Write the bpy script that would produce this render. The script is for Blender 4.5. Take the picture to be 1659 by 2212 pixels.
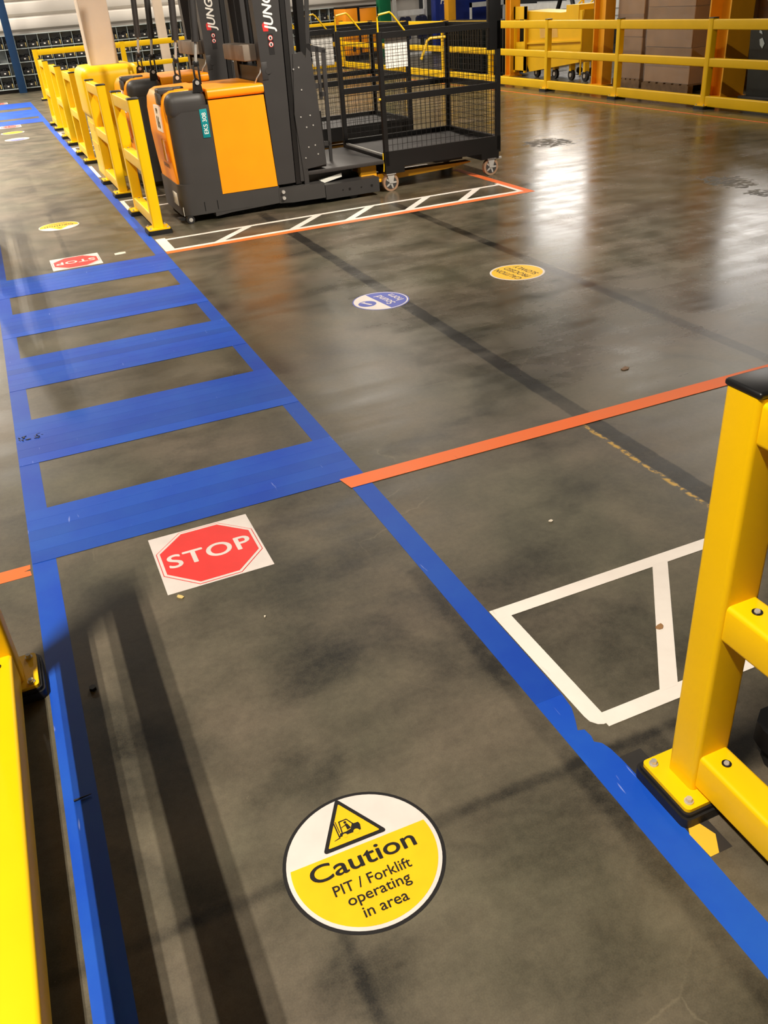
import bpy, bmesh, math, random
from mathutils import Vector, Matrix
random.seed(7)
for o in list(bpy.data.objects): bpy.data.objects.remove(o)
S = bpy.context.scene
COL = S.collection
PI = math.pi

# ------------------------------------------------------------------ camera
YAW, PITCH, ROLL, FPX, CAMH = 0.366230751, 0.549038113, -0.0812407678, 1836.2, 1.7
fw = Vector((math.sin(YAW)*math.cos(PITCH), math.cos(YAW)*math.cos(PITCH), -math.sin(PITCH)))
rt = Vector((math.cos(YAW), -math.sin(YAW), 0)); up = rt.cross(fw)
r2 = math.cos(ROLL)*rt+math.sin(ROLL)*up; u2 = -math.sin(ROLL)*rt+math.cos(ROLL)*up
cd = bpy.data.cameras.new('camera'); cam = bpy.data.objects.new('camera', cd); COL.objects.link(cam)
cam.matrix_world = Matrix(((r2.x, u2.x, -fw.x, 0), (r2.y, u2.y, -fw.y, 0), (r2.z, u2.z, -fw.z, CAMH), (0, 0, 0, 1)))
cd.sensor_fit = 'VERTICAL'; cd.sensor_height = 36; cd.lens = FPX/2212*36; cd.clip_start = 0.05; cd.clip_end = 200
S.camera = cam

# ------------------------------------------------------------------ world and lights
w = bpy.data.worlds.new('world'); S.world = w; w.use_nodes = True
bg = w.node_tree.nodes['Background']; bg.inputs[0].default_value = (1.0, 0.93, 0.84, 1); bg.inputs[1].default_value = 0.018
S.view_settings.view_transform = 'Standard'; S.view_settings.look = 'None'
S.view_settings.exposure = 0.2; S.view_settings.gamma = 1.0
try: S.view_settings.use_curve_mapping = False
except Exception: pass
WARM = (1.0, 0.90, 0.77)
def area(name, loc, sx, sy, power, col=WARM, target=None, spread=180):
    l = bpy.data.lights.new(name, 'AREA'); l.shape = 'RECTANGLE'; l.size = sx; l.size_y = sy; l.energy = power; l.color = col; l.spread = math.radians(spread)
    o = bpy.data.objects.new(name, l); COL.objects.link(o); o.location = loc
    if target is not None:
        d = Vector(target)-Vector(loc); o.rotation_euler = d.to_track_quat('-Z', 'Y').to_euler()
    return o
# rows of twin tube ceiling fixtures left of the walkway, running along it
for k, (yy, pw, sprd) in enumerate([(0.1, 450, 180), (8.9, 60, 88), (14.0, 340, 118), (20.5, 360, 130), (25.5, 420, 180)]):
    for dx in (-0.1, 0.1):
        area('tube_or_fill', (-2.63+dx, yy, 7.0), 0.05, 1.4, pw, spread=sprd)
# far-off right hall fixtures seen mirrored in the polished floor, then added fills
area('panel_light', (15.5, 23.0, 3.75), 1.6, 2.8, 85, (1.0, 0.94, 0.87), (0, 0, 3.75))
area('panel_light', (20.3, 19.6, 5.0), 4.0, 2.7, 190, (1.0, 0.94, 0.88), (0, 0, 5.0))
area('tube_or_fill', (5.5, 16.0, 7.0), 0.2, 6.0, 480)  # added fill that brightens the long right rail
area('truck_fill', (5.2, 2.2, 7.0), 0.4, 0.4, 120, WARM, (2.6, 8.6, 0.7), spread=62)  # added fill aimed at the parked truck, not a known fixture
area('tube_or_fill', (6.5, 23.5, 7.0), 0.3, 6.0, 500)  # added fill to light the far background
area('tube_or_fill', (13.0, 14.0, 7.0), 0.3, 6.0, 260)  # added weaker fill over the goods beyond the right rail

# ------------------------------------------------------------------ materials
def lin(c):
    return tuple((v/255/12.92 if v/255 <= 0.04045 else ((v/255+0.055)/1.055)**2.4) for v in c)
M = {}
def mat(name, rgb, rough=0.5, metal=0.0, var=0.08, scale=8.0, bump=0.0, alpha=1.0, spec=0.5, rvar=0.0, piece=0.0, coat=0.0, emit=0):
    m = bpy.data.materials.new(name); m.use_nodes = True; nt = m.node_tree; N = nt.nodes; L = nt.links
    b = N['Principled BSDF']; c = lin(rgb)
    tc = N.new('ShaderNodeTexCoord'); nz = N.new('ShaderNodeTexNoise'); nz.inputs['Scale'].default_value = scale; nz.inputs['Detail'].default_value = 5
    L.new(tc.outputs['Object'], nz.inputs['Vector'])
    cr = N.new('ShaderNodeValToRGB'); cr.color_ramp.elements[0].position = 0.3; cr.color_ramp.elements[1].position = 0.7
    cr.color_ramp.elements[0].color = tuple(v*(1-var) for v in c)+(1,); cr.color_ramp.elements[1].color = tuple(min(1, v*(1+var)) for v in c)+(1,)
    L.new(nz.outputs['Fac'], cr.inputs['Fac'])
    out = cr.outputs['Color']
    if piece:
        oi = N.new('ShaderNodeObjectInfo'); mr = N.new('ShaderNodeMapRange'); mr.inputs['To Min'].default_value = 1-piece; mr.inputs['To Max'].default_value = 1+piece
        L.new(oi.outputs['Random'], mr.inputs['Value'])
        hs = N.new('ShaderNodeHueSaturation'); L.new(mr.outputs[0], hs.inputs['Value']); L.new(out, hs.inputs['Color']); out = hs.outputs['Color']
    L.new(out, b.inputs['Base Color'])
    b.inputs['Roughness'].default_value = rough; b.inputs['Metallic'].default_value = metal; b.inputs['Specular IOR Level'].default_value = spec
    if coat: b.inputs['Coat Weight'].default_value = coat; b.inputs['Coat Roughness'].default_value = 0.15
    if rvar:
        mr = N.new('ShaderNodeMapRange'); mr.inputs['To Min'].default_value = rough-rvar; mr.inputs['To Max'].default_value = rough+rvar
        L.new(nz.outputs['Fac'], mr.inputs['Value']); L.new(mr.outputs[0], b.inputs['Roughness'])
    if bump:
        bp = N.new('ShaderNodeBump'); bp.inputs['Strength'].default_value = bump; bp.inputs['Distance'].default_value = 0.01
        L.new(nz.outputs['Fac'], bp.inputs['Height']); L.new(bp.outputs[0], b.inputs['Normal'])
    if alpha < 1: b.inputs['Alpha'].default_value = alpha
    if emit: b.inputs['Emission Color'].default_value = c+(1,); b.inputs['Emission Strength'].default_value = emit
    M[name] = m; return m

mat('yellow', (248, 198, 0), 0.42, var=0.04, scale=3, spec=0.35)
mat('yellow_scuffed', (236, 188, 10), 0.42, var=0.10, scale=6)
mat('rubber', (22, 21, 20), 0.55, var=0.2, scale=30, bump=0.2)
mat('black_plastic', (20, 20, 21), 0.38, var=0.1)
mat('steel', (205, 202, 196), 0.3, metal=0.45, var=0.1, scale=40)
mat('orange', (252, 154, 0), 0.42, var=0.04, scale=4)
mat('charcoal', (58, 56, 54), 0.5, var=0.07, scale=5, bump=0.03)
mat('mast_grey', (52, 50, 49), 0.45, var=0.08, scale=4)
mat('dust_grey', (118, 106, 92), 0.7, var=0.15, scale=12)
mat('black_metal', (20, 18, 17), 0.42, var=0.15, scale=10)
mat('deck', (50, 46, 44), 0.55, var=0.15, scale=25, bump=0.1)
mat('teal', (0, 135, 140), 0.4)
mat('white_print', (240, 236, 228), 0.45, var=0.02)
mat('black_print', (22, 20, 20), 0.5, var=0.05)
mat('red_print', (215, 45, 42), 0.5, var=0.04)
mat('sign_red', (225, 58, 54), 0.42, var=0.05, scale=12)
mat('sign_white', (222, 212, 205), 0.4, var=0.05, scale=14)
mat('sign_yellow', (244, 192, 22), 0.4, var=0.05, scale=14)
mat('sign_blue', (48, 66, 170), 0.4, var=0.06, scale=14)
mat('tyre', (150, 118, 92), 0.6, var=0.12, scale=30)
mat('tyre_black', (28, 26, 25), 0.6)
mat('amber', (225, 120, 20), 0.15, var=0.05)
mat('lens', (225, 225, 215), 0.15)
mat('column_white', (218, 200, 180), 0.6, var=0.06, scale=3)
mat('wall_white', (222, 216, 208), 0.6, var=0.05, scale=0.8)
mat('shelf_grey', (178, 190, 190), 0.45, var=0.1, scale=5)
mat('back_grey', (150, 154, 154), 0.6, var=0.25, scale=6)
mat('bag_black', (24, 24, 26), 0.65, var=0.3, scale=20, bump=0.5)
mat('tag_cream', (214, 190, 120), 0.6)
mat('blue_steel', (14, 55, 95), 0.45)
mat('green_steel', (0, 110, 70), 0.45)
mat('royal_blue', (20, 42, 125), 0.45)
mat('column_orange', (238, 168, 28), 0.45, var=0.08, scale=3)
mat('cardboard', (146, 108, 68), 0.8, var=0.1, scale=4, piece=0.12)
mat('tape_brown', (128, 96, 68), 0.5)
mat('wood', (120, 95, 68), 0.8, var=0.2, scale=15)
mat('film', (225, 222, 215), 0.12, alpha=0.16, spec=0.9, bump=1.0, scale=6)
mat('dark_green', (30, 36, 34), 0.4, var=0.2)
mat('white_frame', (225, 228, 228), 0.4)
mat('cart_yellow', (235, 185, 10), 0.5, var=0.08, scale=2)
mat('navy_cloth', (24, 30, 60), 0.85, var=0.3, scale=15, bump=0.5)
mat('scrap', (222, 210, 190), 0.8)

def tape_mat(name, rgb, rgb2, rough=0.48, scr=(150, 165, 225), piece=0.05):
    m = bpy.data.materials.new(name); m.use_nodes = True; nt = m.node_tree; N = nt.nodes; L = nt.links; b = N['Principled BSDF']
    g = N.new('ShaderNodeNewGeometry')
    nz = N.new('ShaderNodeTexNoise'); nz.inputs['Scale'].default_value = 2.2; nz.inputs['Detail'].default_value = 8; nz.inputs['Roughness'].default_value = 0.65
    L.new(g.outputs['Position'], nz.inputs['Vector'])
    cr = N.new('ShaderNodeValToRGB'); e = cr.color_ramp.elements; e[0].position = 0.35; e[1].position = 0.72
    e[0].color = lin(rgb)+(1,); e[1].color = lin(rgb2)+(1,); L.new(nz.outputs['Fac'], cr.inputs['Fac'])
    # fine scratches running along the walkway: stretched noise, thresholded
    mp = N.new('ShaderNodeMapping'); mp.inputs['Scale'].default_value = (60, 7, 1); mp.inputs['Rotation'].default_value = (0, 0, 0.25); L.new(g.outputs['Position'], mp.inputs['Vector'])
    n2 = N.new('ShaderNodeTexNoise'); n2.inputs['Scale'].default_value = 1.0; n2.inputs['Detail'].default_value = 2; L.new(mp.outputs[0], n2.inputs['Vector'])
    t = N.new('ShaderNodeMapRange'); t.inputs['From Min'].default_value = 0.72; t.inputs['From Max'].default_value = 0.78; t.inputs['To Max'].default_value = 0.6; L.new(n2.outputs['Fac'], t.inputs['Value'])
    mx = N.new('ShaderNodeMix'); mx.data_type = 'RGBA'; L.new(t.outputs[0], mx.inputs['Factor']); L.new(cr.outputs[0], mx.inputs['A']); mx.inputs['B'].default_value = lin(scr)+(1,)
    oi = N.new('ShaderNodeObjectInfo'); mr = N.new('ShaderNodeMapRange'); mr.inputs['To Min'].default_value = 1-piece; mr.inputs['To Max'].default_value = 1+piece
    L.new(oi.outputs['Random'], mr.inputs['Value']); hs = N.new('ShaderNodeHueSaturation'); L.new(mr.outputs[0], hs.inputs['Value']); L.new(mx.outputs['Result'], hs.inputs['Color'])
    L.new(hs.outputs[0], b.inputs['Base Color']); b.inputs['Roughness'].default_value = rough; b.inputs['Specular IOR Level'].default_value = 0.35
    M[name] = m
tape_mat('tape_blue', (6, 68, 178), (28, 88, 184), rough=0.5, piece=0.12)
tape_mat('tape_orange', (248, 112, 42), (236, 118, 60), scr=(190, 90, 60))
tape_mat('tape_white', (240, 232, 222), (224, 214, 204), scr=(205, 190, 178), piece=0.02)
tape_mat('tape_hazard', (240, 185, 45), (225, 175, 60), scr=(200, 160, 70))
tape_mat('tape_black', (44, 42, 40), (58, 54, 50), scr=(80, 76, 70))

def floor_material():
    m = bpy.data.materials.new('polished_concrete'); m.use_nodes = True; nt = m.node_tree; N = nt.nodes; L = nt.links; b = N['Principled BSDF']
    g = N.new('ShaderNodeNewGeometry'); P = g.outputs['Position']
    sp = N.new('ShaderNodeSeparateXYZ'); L.new(P, sp.inputs[0])
    def noise(scale, det=6, rough=0.55, vec=None, dist=0):
        n = N.new('ShaderNodeTexNoise'); n.inputs['Scale'].default_value = scale; n.inputs['Detail'].default_value = det; n.inputs['Roughness'].default_value = rough; n.inputs['Distortion'].default_value = dist
        L.new(vec or P, n.inputs['Vector']); return n.outputs['Fac']
    def ma(op, a, c, clamp=False):
        n = N.new('ShaderNodeMath'); n.operation = op; n.use_clamp = clamp
        for i, v in enumerate((a, c)):
            if isinstance(v, (int, float)): n.inputs[i].default_value = v
            else: L.new(v, n.inputs[i])
        return n.outputs[0]
    def ramp(v, lo, hi, a=0.0, c=1.0, smooth=True):
        n = N.new('ShaderNodeMapRange'); n.interpolation_type = 'SMOOTHSTEP' if smooth else 'LINEAR'
        n.inputs['From Min'].default_value = lo; n.inputs['From Max'].default_value = hi; n.inputs['To Min'].default_value = a; n.inputs['To Max'].default_value = c
        L.new(v, n.inputs['Value']); return n.outputs[0]
    def mapped(sx, sy, rot=0):
        mp = N.new('ShaderNodeMapping'); mp.inputs['Scale'].default_value = (sx, sy, 1); mp.inputs['Rotation'].default_value = (0, 0, rot); L.new(P, mp.inputs['Vector']); return mp.outputs[0]
    big = noise(0.9, 4, 0.5, dist=0.4); med = noise(3.2, 7, 0.6, dist=0.3); fine = noise(45, 4, 0.7); grain = noise(260, 2, 0.6)
    strk = noise(1.0, 5, 0.6, mapped(0.7, 4.5))
    jit = noise(9, 4, 0.6)
    val = ma('ADD', ramp(big, 0.3, 0.7, -0.25, 0.22), ramp(med, 0.3, 0.7, -0.26, 0.26))
    val = ma('ADD', val, ramp(strk, 0.3, 0.7, -0.13, 0.13)); val = ma('ADD', val, ramp(fine, 0.3, 0.7, -0.10, 0.10)); val = ma('ADD', val, ramp(grain, 0.3, 0.7, -0.09, 0.09))
    X, Y = sp.outputs[0], sp.outputs[1]
    xj = ma('ADD', X, ramp(jit, 0.2, 0.8, -0.006, 0.006)); yj = ma('ADD', Y, ramp(noise(7, 4, 0.6, mapped(1.3, 1, 1)), 0.2, 0.8, -0.006, 0.006))
    def rect(x0, x1, y0, y1, s=0.012):
        a = ma('MULTIPLY', ramp(xj, x0-s, x0+s), ramp(xj, x1-s, x1+s, 1, 0))
        c = ma('MULTIPLY', ramp(yj, y0-s, y0+s), ramp(yj, y1-s, y1+s, 1, 0))
        return ma('MULTIPLY', a, c)
    for (x0, x1, y0, y1, s, k) in [
        (2.07, 2.16, -4, 7.2, 0.006, -0.72), (3.22, 3.30, -4, 7.7, 0.008, -0.6), (2.07, 2.16, 7.7, 8.1, 0.012, -0.4), (3.22, 3.3, 7.75, 9.5, 0.02, -0.3),
        (-0.4, 1.45, 1.215, 1.247, 0.012, -0.4), (1.04, 1.19, 1.16, 1.25, 0.015, -0.45), (0.225, 0.255, -0.2, 1.1, 0.012, -0.35),
        (2.2, 3.2, -4, 7.1, 0.05, 0.1), (-0.3, 0.32, 7.8, 13.2, 0.02, 0.12), (0.29, 0.33, 7.6, 9.6, 0.01, -0.4), (0.3, 0.93, 10.7, 13.2, 0.03, 0.38),
        (0.905, 0.957, -1, 2.2, 0.015, -0.35), (0.2, 0.95, 1.247, 1.58, 0.06, 0.1), (-0.28, 1.0, 1.56, 2.35, 0.2, -0.1),
        (1.045, 1.13, 3.3, 6.2, 0.05, -0.2), (0.86, 0.955, 3.3, 7.1, 0.03, -0.2), (3.4, 7.6, 0.5, 5.8, 0.3, 0.16)]:
        val = ma('ADD', val, ma('MULTIPLY', rect(x0, x1, y0, y1, s), k))
    # broken up darker blotches, weaker further along the walkway
    blotch = ma('MULTIPLY', ramp(noise(1.7, 5, 0.5, mapped(1.0, 1.25, 0.4), 0.8), 0.50, 0.68), ramp(Y, 3.0, 5.0, 1, 0.25))
    val = ma('ADD', val, ma('MULTIPLY', blotch, -0.42))
    # hairline cracks and scratches
    vo = N.new('ShaderNodeTexVoronoi'); vo.feature = 'DISTANCE_TO_EDGE'; vo.inputs['Scale'].default_value = 1.1
    vm = N.new('ShaderNodeMix'); vm.data_type = 'VECTOR'; vm.inputs['Factor'].default_value = 0.09; L.new(P, vm.inputs['A'])
    nv = N.new('ShaderNodeTexNoise'); nv.inputs['Scale'].default_value = 6; nv.inputs['Detail'].default_value = 6; L.new(P, nv.inputs['Vector']); L.new(nv.outputs['Color'], vm.inputs['B'])
    L.new(vm.outputs['Result'], vo.inputs['Vector'])
    crack = ma('MULTIPLY', ramp(vo.outputs['Distance'], 0.0, 0.004, 1, 0), ramp(noise(1.3, 3), 0.52, 0.6))
    val = ma('ADD', val, ma('MULTIPLY', crack, 0.35))
    fl = ramp(noise(38, 2, 0.5, mapped(1, 1.6, 0.9)), 0.785, 0.80)
    val = ma('ADD', val, ma('MULTIPLY', ma('MULTIPLY', fl, ramp(Y, 3, 5, 1, 0)), 0.8))
    # two damaged rough patches and yellow paint remnants
    def blob(x, y, rx, ry):
        dx = ma('DIVIDE', ma('SUBTRACT', X, x), rx); dy = ma('DIVIDE', ma('SUBTRACT', Y, y), ry)
        d = ma('ADD', ma('MULTIPLY', dx, dx), ma('MULTIPLY', dy, dy))
        return ramp(ma('ADD', d, ramp(noise(11, 4), 0.2, 0.8, -0.9, 0.9)), 0.75, 0.95, 1, 0)
    dmg = ma('MAXIMUM', blob(6.12, 9.42, 0.3, 0.3), ma('MAXIMUM', blob(6.02, 6.31, 0.2, 0.3), blob(5.93, 5.75, 0.16, 0.15)))
    dmg = ma('MULTIPLY', dmg, ramp(noise(9, 5, 0.7, mapped(1, 3, 0.6)), 0.40, 0.52)); val = ma('ADD', val, ma('MULTIPLY', dmg, -0.45))
    yel = ma('MULTIPLY', rect(2.05, 2.068, 2.0, 2.9, 0.006), ramp(noise(30, 4), 0.45, 0.55))
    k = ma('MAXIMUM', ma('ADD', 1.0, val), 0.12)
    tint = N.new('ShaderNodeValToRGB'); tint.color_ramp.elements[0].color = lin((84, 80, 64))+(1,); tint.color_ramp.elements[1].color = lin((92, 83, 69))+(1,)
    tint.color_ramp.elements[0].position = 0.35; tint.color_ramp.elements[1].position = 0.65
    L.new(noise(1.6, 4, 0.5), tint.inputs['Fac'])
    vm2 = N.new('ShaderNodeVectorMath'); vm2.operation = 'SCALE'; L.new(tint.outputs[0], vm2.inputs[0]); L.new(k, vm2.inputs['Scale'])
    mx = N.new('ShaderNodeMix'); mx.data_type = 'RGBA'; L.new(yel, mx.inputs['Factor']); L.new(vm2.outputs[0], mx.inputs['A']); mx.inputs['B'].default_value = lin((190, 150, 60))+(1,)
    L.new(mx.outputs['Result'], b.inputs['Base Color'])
    ro = ma('ADD', ramp(med, 0.3, 0.7, 0.19, 0.26), ma('MULTIPLY', dmg, 0.35)); ro = ma('ADD', ro, ramp(strk, 0.3, 0.7, -0.04, 0.05))
    ro = ma('ADD', ro, ramp(X, 0.8, 2.8, 0.17, 0)); ro = ma('ADD', ro, ramp(Y, 2.0, 5.0, 0.1, 0))
    L.new(ro, b.inputs['Roughness']); b.inputs['Specular IOR Level'].default_value = 0.5
    b.inputs['IOR'].default_value = 1.5
    bp = N.new('ShaderNodeBump'); bp.inputs['Strength'].default_value = 0.045; bp.inputs['Distance'].default_value = 0.004
    hgt = ma('ADD', ma('MULTIPLY', strk, 1.2), ma('ADD', ma('MULTIPLY', fine, 0.35), ma('MULTIPLY', med, 0.8))); L.new(hgt, bp.inputs['Height']); L.new(bp.outputs[0], b.inputs['Normal'])
    M['floor'] = m
floor_material()

# ------------------------------------------------------------------ mesh helpers
class MB:
    """collects shapes; off = world position of the thing whose local frame the mesh is written in"""
    def __init__(s, off=(0, 0, 0)): s.bm = bmesh.new(); s.off = Vector(off)
    def box(s, x0, x1, y0, y1, z0, z1, bev=0.0, seg=2):
        r = bmesh.ops.create_cube(s.bm, size=1); vs = r['verts']
        for v in vs: v.co = Vector(((x0+x1)/2+v.co.x*(x1-x0), (y0+y1)/2+v.co.y*(y1-y0), (z0+z1)/2+v.co.z*(z1-z0)))-s.off
        if bev > 0:
            es = list({e for v in vs for e in v.link_edges}); bmesh.ops.bevel(s.bm, geom=es, offset=bev, segments=seg, affect='EDGES', profile=0.5)
        return s
    def tubebox(s, x0, x1, y0, y1, z0, z1, axis, r=0.008, seg=3):
        """box with only the edges along axis rounded (rolled hollow section)"""
        rr = bmesh.ops.create_cube(s.bm, size=1); vs = rr['verts']
        for v in vs: v.co = Vector(((x0+x1)/2+v.co.x*(x1-x0), (y0+y1)/2+v.co.y*(y1-y0), (z0+z1)/2+v.co.z*(z1-z0)))-s.off
        es = []
        for e in {e for v in vs for e in v.link_edges}:
            d = (e.verts[0].co-e.verts[1].co); i = max(range(3), key=lambda q: abs(d[q]))
            if i == axis: es.append(e)
        bmesh.ops.bevel(s.bm, geom=es, offset=r, segments=seg, affect='EDGES', profile=0.5); return s
    def cyl(s, p0, p1, r0, r1=None, n=16, caps=True):
        p0 = Vector(p0)-s.off; p1 = Vector(p1)-s.off; d = p1-p0; r1 = r0 if r1 is None else r1
        mt = Matrix.Translation((p0+p1)/2) @ d.to_track_quat('Z', 'Y').to_matrix().to_4x4()
        bmesh.ops.create_cone(s.bm, cap_ends=caps, segments=n, radius1=r0, radius2=r1, depth=d.length, matrix=mt); return s
    def tube(s, pts, r, n=8):
        P = [Vector(p)-s.off for p in pts]; rings = []
        for i, p in enumerate(P):
            t = (P[min(i+1, len(P)-1)]-P[max(i-1, 0)]).normalized()
            a = t.cross(Vector((0, 0, 1))) if abs(t.z) < 0.95 else t.cross(Vector((1, 0, 0)))
            a.normalize(); b = t.cross(a)
            rings.append([s.bm.verts.new(p+r*(math.cos(2*PI*k/n)*a+math.sin(2*PI*k/n)*b)) for k in range(n)])
        for i in range(len(rings)-1):
            for k in range(n): s.bm.faces.new((rings[i][k], rings[i][(k+1) % n], rings[i+1][(k+1) % n], rings[i+1][k]))
        s.bm.faces.new(rings[0][::-1]); s.bm.faces.new(rings[-1]); return s
    def prism(s, poly, z0, z1, plane='xy'):
        """polygon (list of 2D) extruded between z0 and z1 along the plane's normal"""
        def P(a, b, c):
            v = {'xy': (a, b, c), 'xz': (a, c, b), 'yz': (c, a, b)}[plane]; return Vector(v)-s.off
        lo = [s.bm.verts.new(P(a, b, z0)) for a, b in poly]; hi = [s.bm.verts.new(P(a, b, z1)) for a, b in poly]; n = len(poly)
        fs = [s.bm.faces.new(lo[::-1]), s.bm.faces.new(hi)]
        for i in range(n): fs.append(s.bm.faces.new((lo[i], lo[(i+1) % n], hi[(i+1) % n], hi[i])))
        bmesh.ops.recalc_face_normals(s.bm, faces=fs); return s
    def ball(s, c, r, sc=(1, 1, 1), sub=2):
        mt = Matrix.Translation(Vector(c)-s.off) @ Matrix.Diagonal((*sc, 1)); bmesh.ops.create_icosphere(s.bm, subdivisions=sub, radius=r, matrix=mt); return s
    def quad(s, *pts):
        s.bm.faces.new([s.bm.verts.new(Vector(p)-s.off) for p in pts]); return s
    def build(s, name, m, parent=None, smooth=True, label=None, kind=None):
        me = bpy.data.meshes.new(name); s.bm.to_mesh(me); s.bm.free()
        me.materials.append(M[m])
        if smooth:
            me.polygons.foreach_set('use_smooth', [True]*len(me.polygons)); me.set_sharp_from_angle(angle=math.radians(38))
        o = bpy.data.objects.new(name, me); COL.objects.link(o)
        if parent is not None: o.parent = parent
        else: o.location = s.off
        if label: o['label'] = label
        if kind: o['kind'] = kind
        return o
def thing(name, label, cat, loc=(0, 0, 0), rz=0, group=None):
    o = bpy.data.objects.new(name, None); COL.objects.link(o); o.location = loc; o.rotation_euler = (0, 0, rz); o.empty_display_size = 0.1
    return tag(o, label, cat, group)
def tag(o, label, cat, group=None, kind=None):
    if label: o['label'] = label
    if cat: o['category'] = cat
    if group: o['group'] = group
    if kind: o['kind'] = kind
    return o
def copy_tree(o, parent=None, loc=None):
    c = o.copy(); COL.objects.link(c)
    if parent is not None: c.parent = parent
    if loc is not None: c.location = loc
    for ch in list(o.children): copy_tree(ch, c)
    return c
def text(s, size, m, parent, origin, xdir=(1, 0, 0), ydir=(0, 1, 0), off=0.0, align='CENTER', name='lettering', sx=1.0, shear=0, space=1.0):
    cu = bpy.data.curves.new('t', 'FONT'); cu.body = s; cu.size = size; cu.align_x = align; cu.align_y = 'CENTER'; cu.resolution_u = 6; cu.shear = shear; cu.space_character = space
    t = bpy.data.objects.new('t', cu); me = bpy.data.meshes.new_from_object(t); bpy.data.objects.remove(t)
    xd = Vector(xdir); yd = Vector(ydir); O = Vector(origin)
    base = [v.co.copy() for v in me.vertices]; fc = [tuple(p.vertices) for p in me.polygons]
    sh = [(0, 0), (off, 0), (-off, 0), (0, off*0.7), (0, -off*0.7)] if off else [(0, 0)]        # a few shifted copies make the letters bold
    vs = [(c.x+a, c.y+b_, 0.00008*k) for k, (a, b_) in enumerate(sh) for c in base]; fs = [tuple(i+k*len(base) for i in f) for k in range(len(sh)) for f in fc]
    bpy.data.meshes.remove(me); me = bpy.data.meshes.new(name); me.from_pydata(vs, [], fs)
    nd = xd.cross(yd).normalized()
    for v in me.vertices: v.co = O+xd*v.co.x*sx+yd*v.co.y+nd*v.co.z
    me.materials.clear(); me.materials.append(M[m]); me.name = name
    o = bpy.data.objects.new(name, me); COL.objects.link(o); o.parent = parent; return o
def textbox(s, m, parent, x0, x1, y0, y1, z, off=0.0, **k):
    o = text(s, 0.1, m, parent, (0, 0, 0), off=off, **k); vs = o.data.vertices
    a0 = min(v.co.x for v in vs); a1 = max(v.co.x for v in vs); b0 = min(v.co.y for v in vs); b1 = max(v.co.y for v in vs)
    for v in vs: v.co = Vector((x0+(v.co.x-a0)/(a1-a0)*(x1-x0), y0+(v.co.y-b0)/(b1-b0)*(y1-y0), z+v.co.z))
    return o
def circ(cx, cy, r, n=48, a0=0, a1=2*PI):
    full = abs(a1-a0-2*PI) < 1e-6
    return [(cx+r*math.cos(a0+(a1-a0)*i/(n if full else n-1)), cy+r*math.sin(a0+(a1-a0)*i/(n if full else n-1))) for i in range(n)]
def rrect(x0, x1, y0, y1, r, n=5):
    p = []
    for cx, cy, a in ((x1-r, y1-r, 0), (x0+r, y1-r, PI/2), (x0+r, y0+r, PI), (x1-r, y0+r, 3*PI/2)):
        p += [(cx+r*math.cos(a+PI/2*i/n), cy+r*math.sin(a+PI/2*i/n)) for i in range(n+1)]
    return p

# ------------------------------------------------------------------ the setting
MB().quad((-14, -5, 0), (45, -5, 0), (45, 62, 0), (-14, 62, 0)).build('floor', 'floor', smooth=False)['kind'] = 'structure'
# ribbed white back wall above the racking
wb = bpy.data.objects.new('wall_back', None); COL.objects.link(wb); wb.location = (0, 28.45, 0); wb['kind'] = 'structure'
MB((0, 28.45, 0)).box(-8, 13.5, 28.45, 28.6, 0, 7).build('wall_panel', 'wall_white', wb)
for k in range(9):
    b = MB((0, 28.45, 0)); z = 1.42+k*0.36
    b.prism([(28.45, z), (28.36, z+0.06), (28.33, z+0.18), (28.36, z+0.30), (28.45, z+0.355)], -8, 13.5, 'yz'); b.build('panel', 'wall_white', wb)

# ------------------------------------------------------------------ floor tape
TH = 0.0006
def strips(name, label, cat, m, polys, z=0.0, group=None):
    """one marking of tape: each strip of tape a part"""
    cx = sum(p[0] for p in polys[0])/len(polys[0]); cy = sum(p[1] for p in polys[0])/len(polys[0])
    if len(polys) == 1:
        o = MB((cx, cy, 0)).prism(polys[0], z, z+TH).build(name, m, None, smooth=False); return tag(o, label, cat, group)
    t = thing(name, label, cat, (cx, cy, 0), 0, group)
    for i, p in enumerate(polys): MB((cx, cy, 0)).prism(p, z+i*0.0002, z+i*0.0002+TH).build('tape_strip', m, t, smooth=False)
    return t
R = lambda x0, x1, y0, y1: [(x0, y0), (x1, y0), (x1, y1), (x0, y1)]
strips('floor_line', 'long blue tape line along the left edge of the walkway, partly in barrier shadow', 'floor line', 'tape_blue', [R(-0.279, -0.195, -1.0, 2.91), R(-0.279, -0.195, 2.91, 24.2)])
outer = [(1.043, 24.2), (1.043, 7.0), (1.043, 3.3), (1.043, 2.2), (1.043, 1.456), (1.037, 1.40), (1.018, 1.353), (1.004, 1.324), (1.022, 1.318), (1.024, 1.291), (1.019, 1.272), (1.034, 1.259), (1.042, 1.234), (1.046, 1.193), (1.05, 1.05), (1.045, 0.8), (1.043, -1.0)]
ol = strips('floor_line', 'long blue tape line along the right edge of the walkway, torn near the right barrier foot', 'floor line', 'tape_blue',
       [[(0.957, -1.0)]+outer[::-1][:13]+[(0.957, 1.456)], R(0.957, 1.043, 1.456, 7.2), R(0.957, 1.043, 7.2, 24.2)])
bands = [(2.903, 3.311, 5, 'nearest, next to the red stop sticker'), (3.764, 4.277, 6, 'second from the near stop sticker, torn at its left end'), (4.731, 5.249, 6, 'middle of the near crossing'),
         (5.684, 6.199, 6, 'second from the far stop sticker'), (6.646, 7.165, 6, 'farthest of the near crossing, beside the upside-down stop sticker')]
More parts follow.
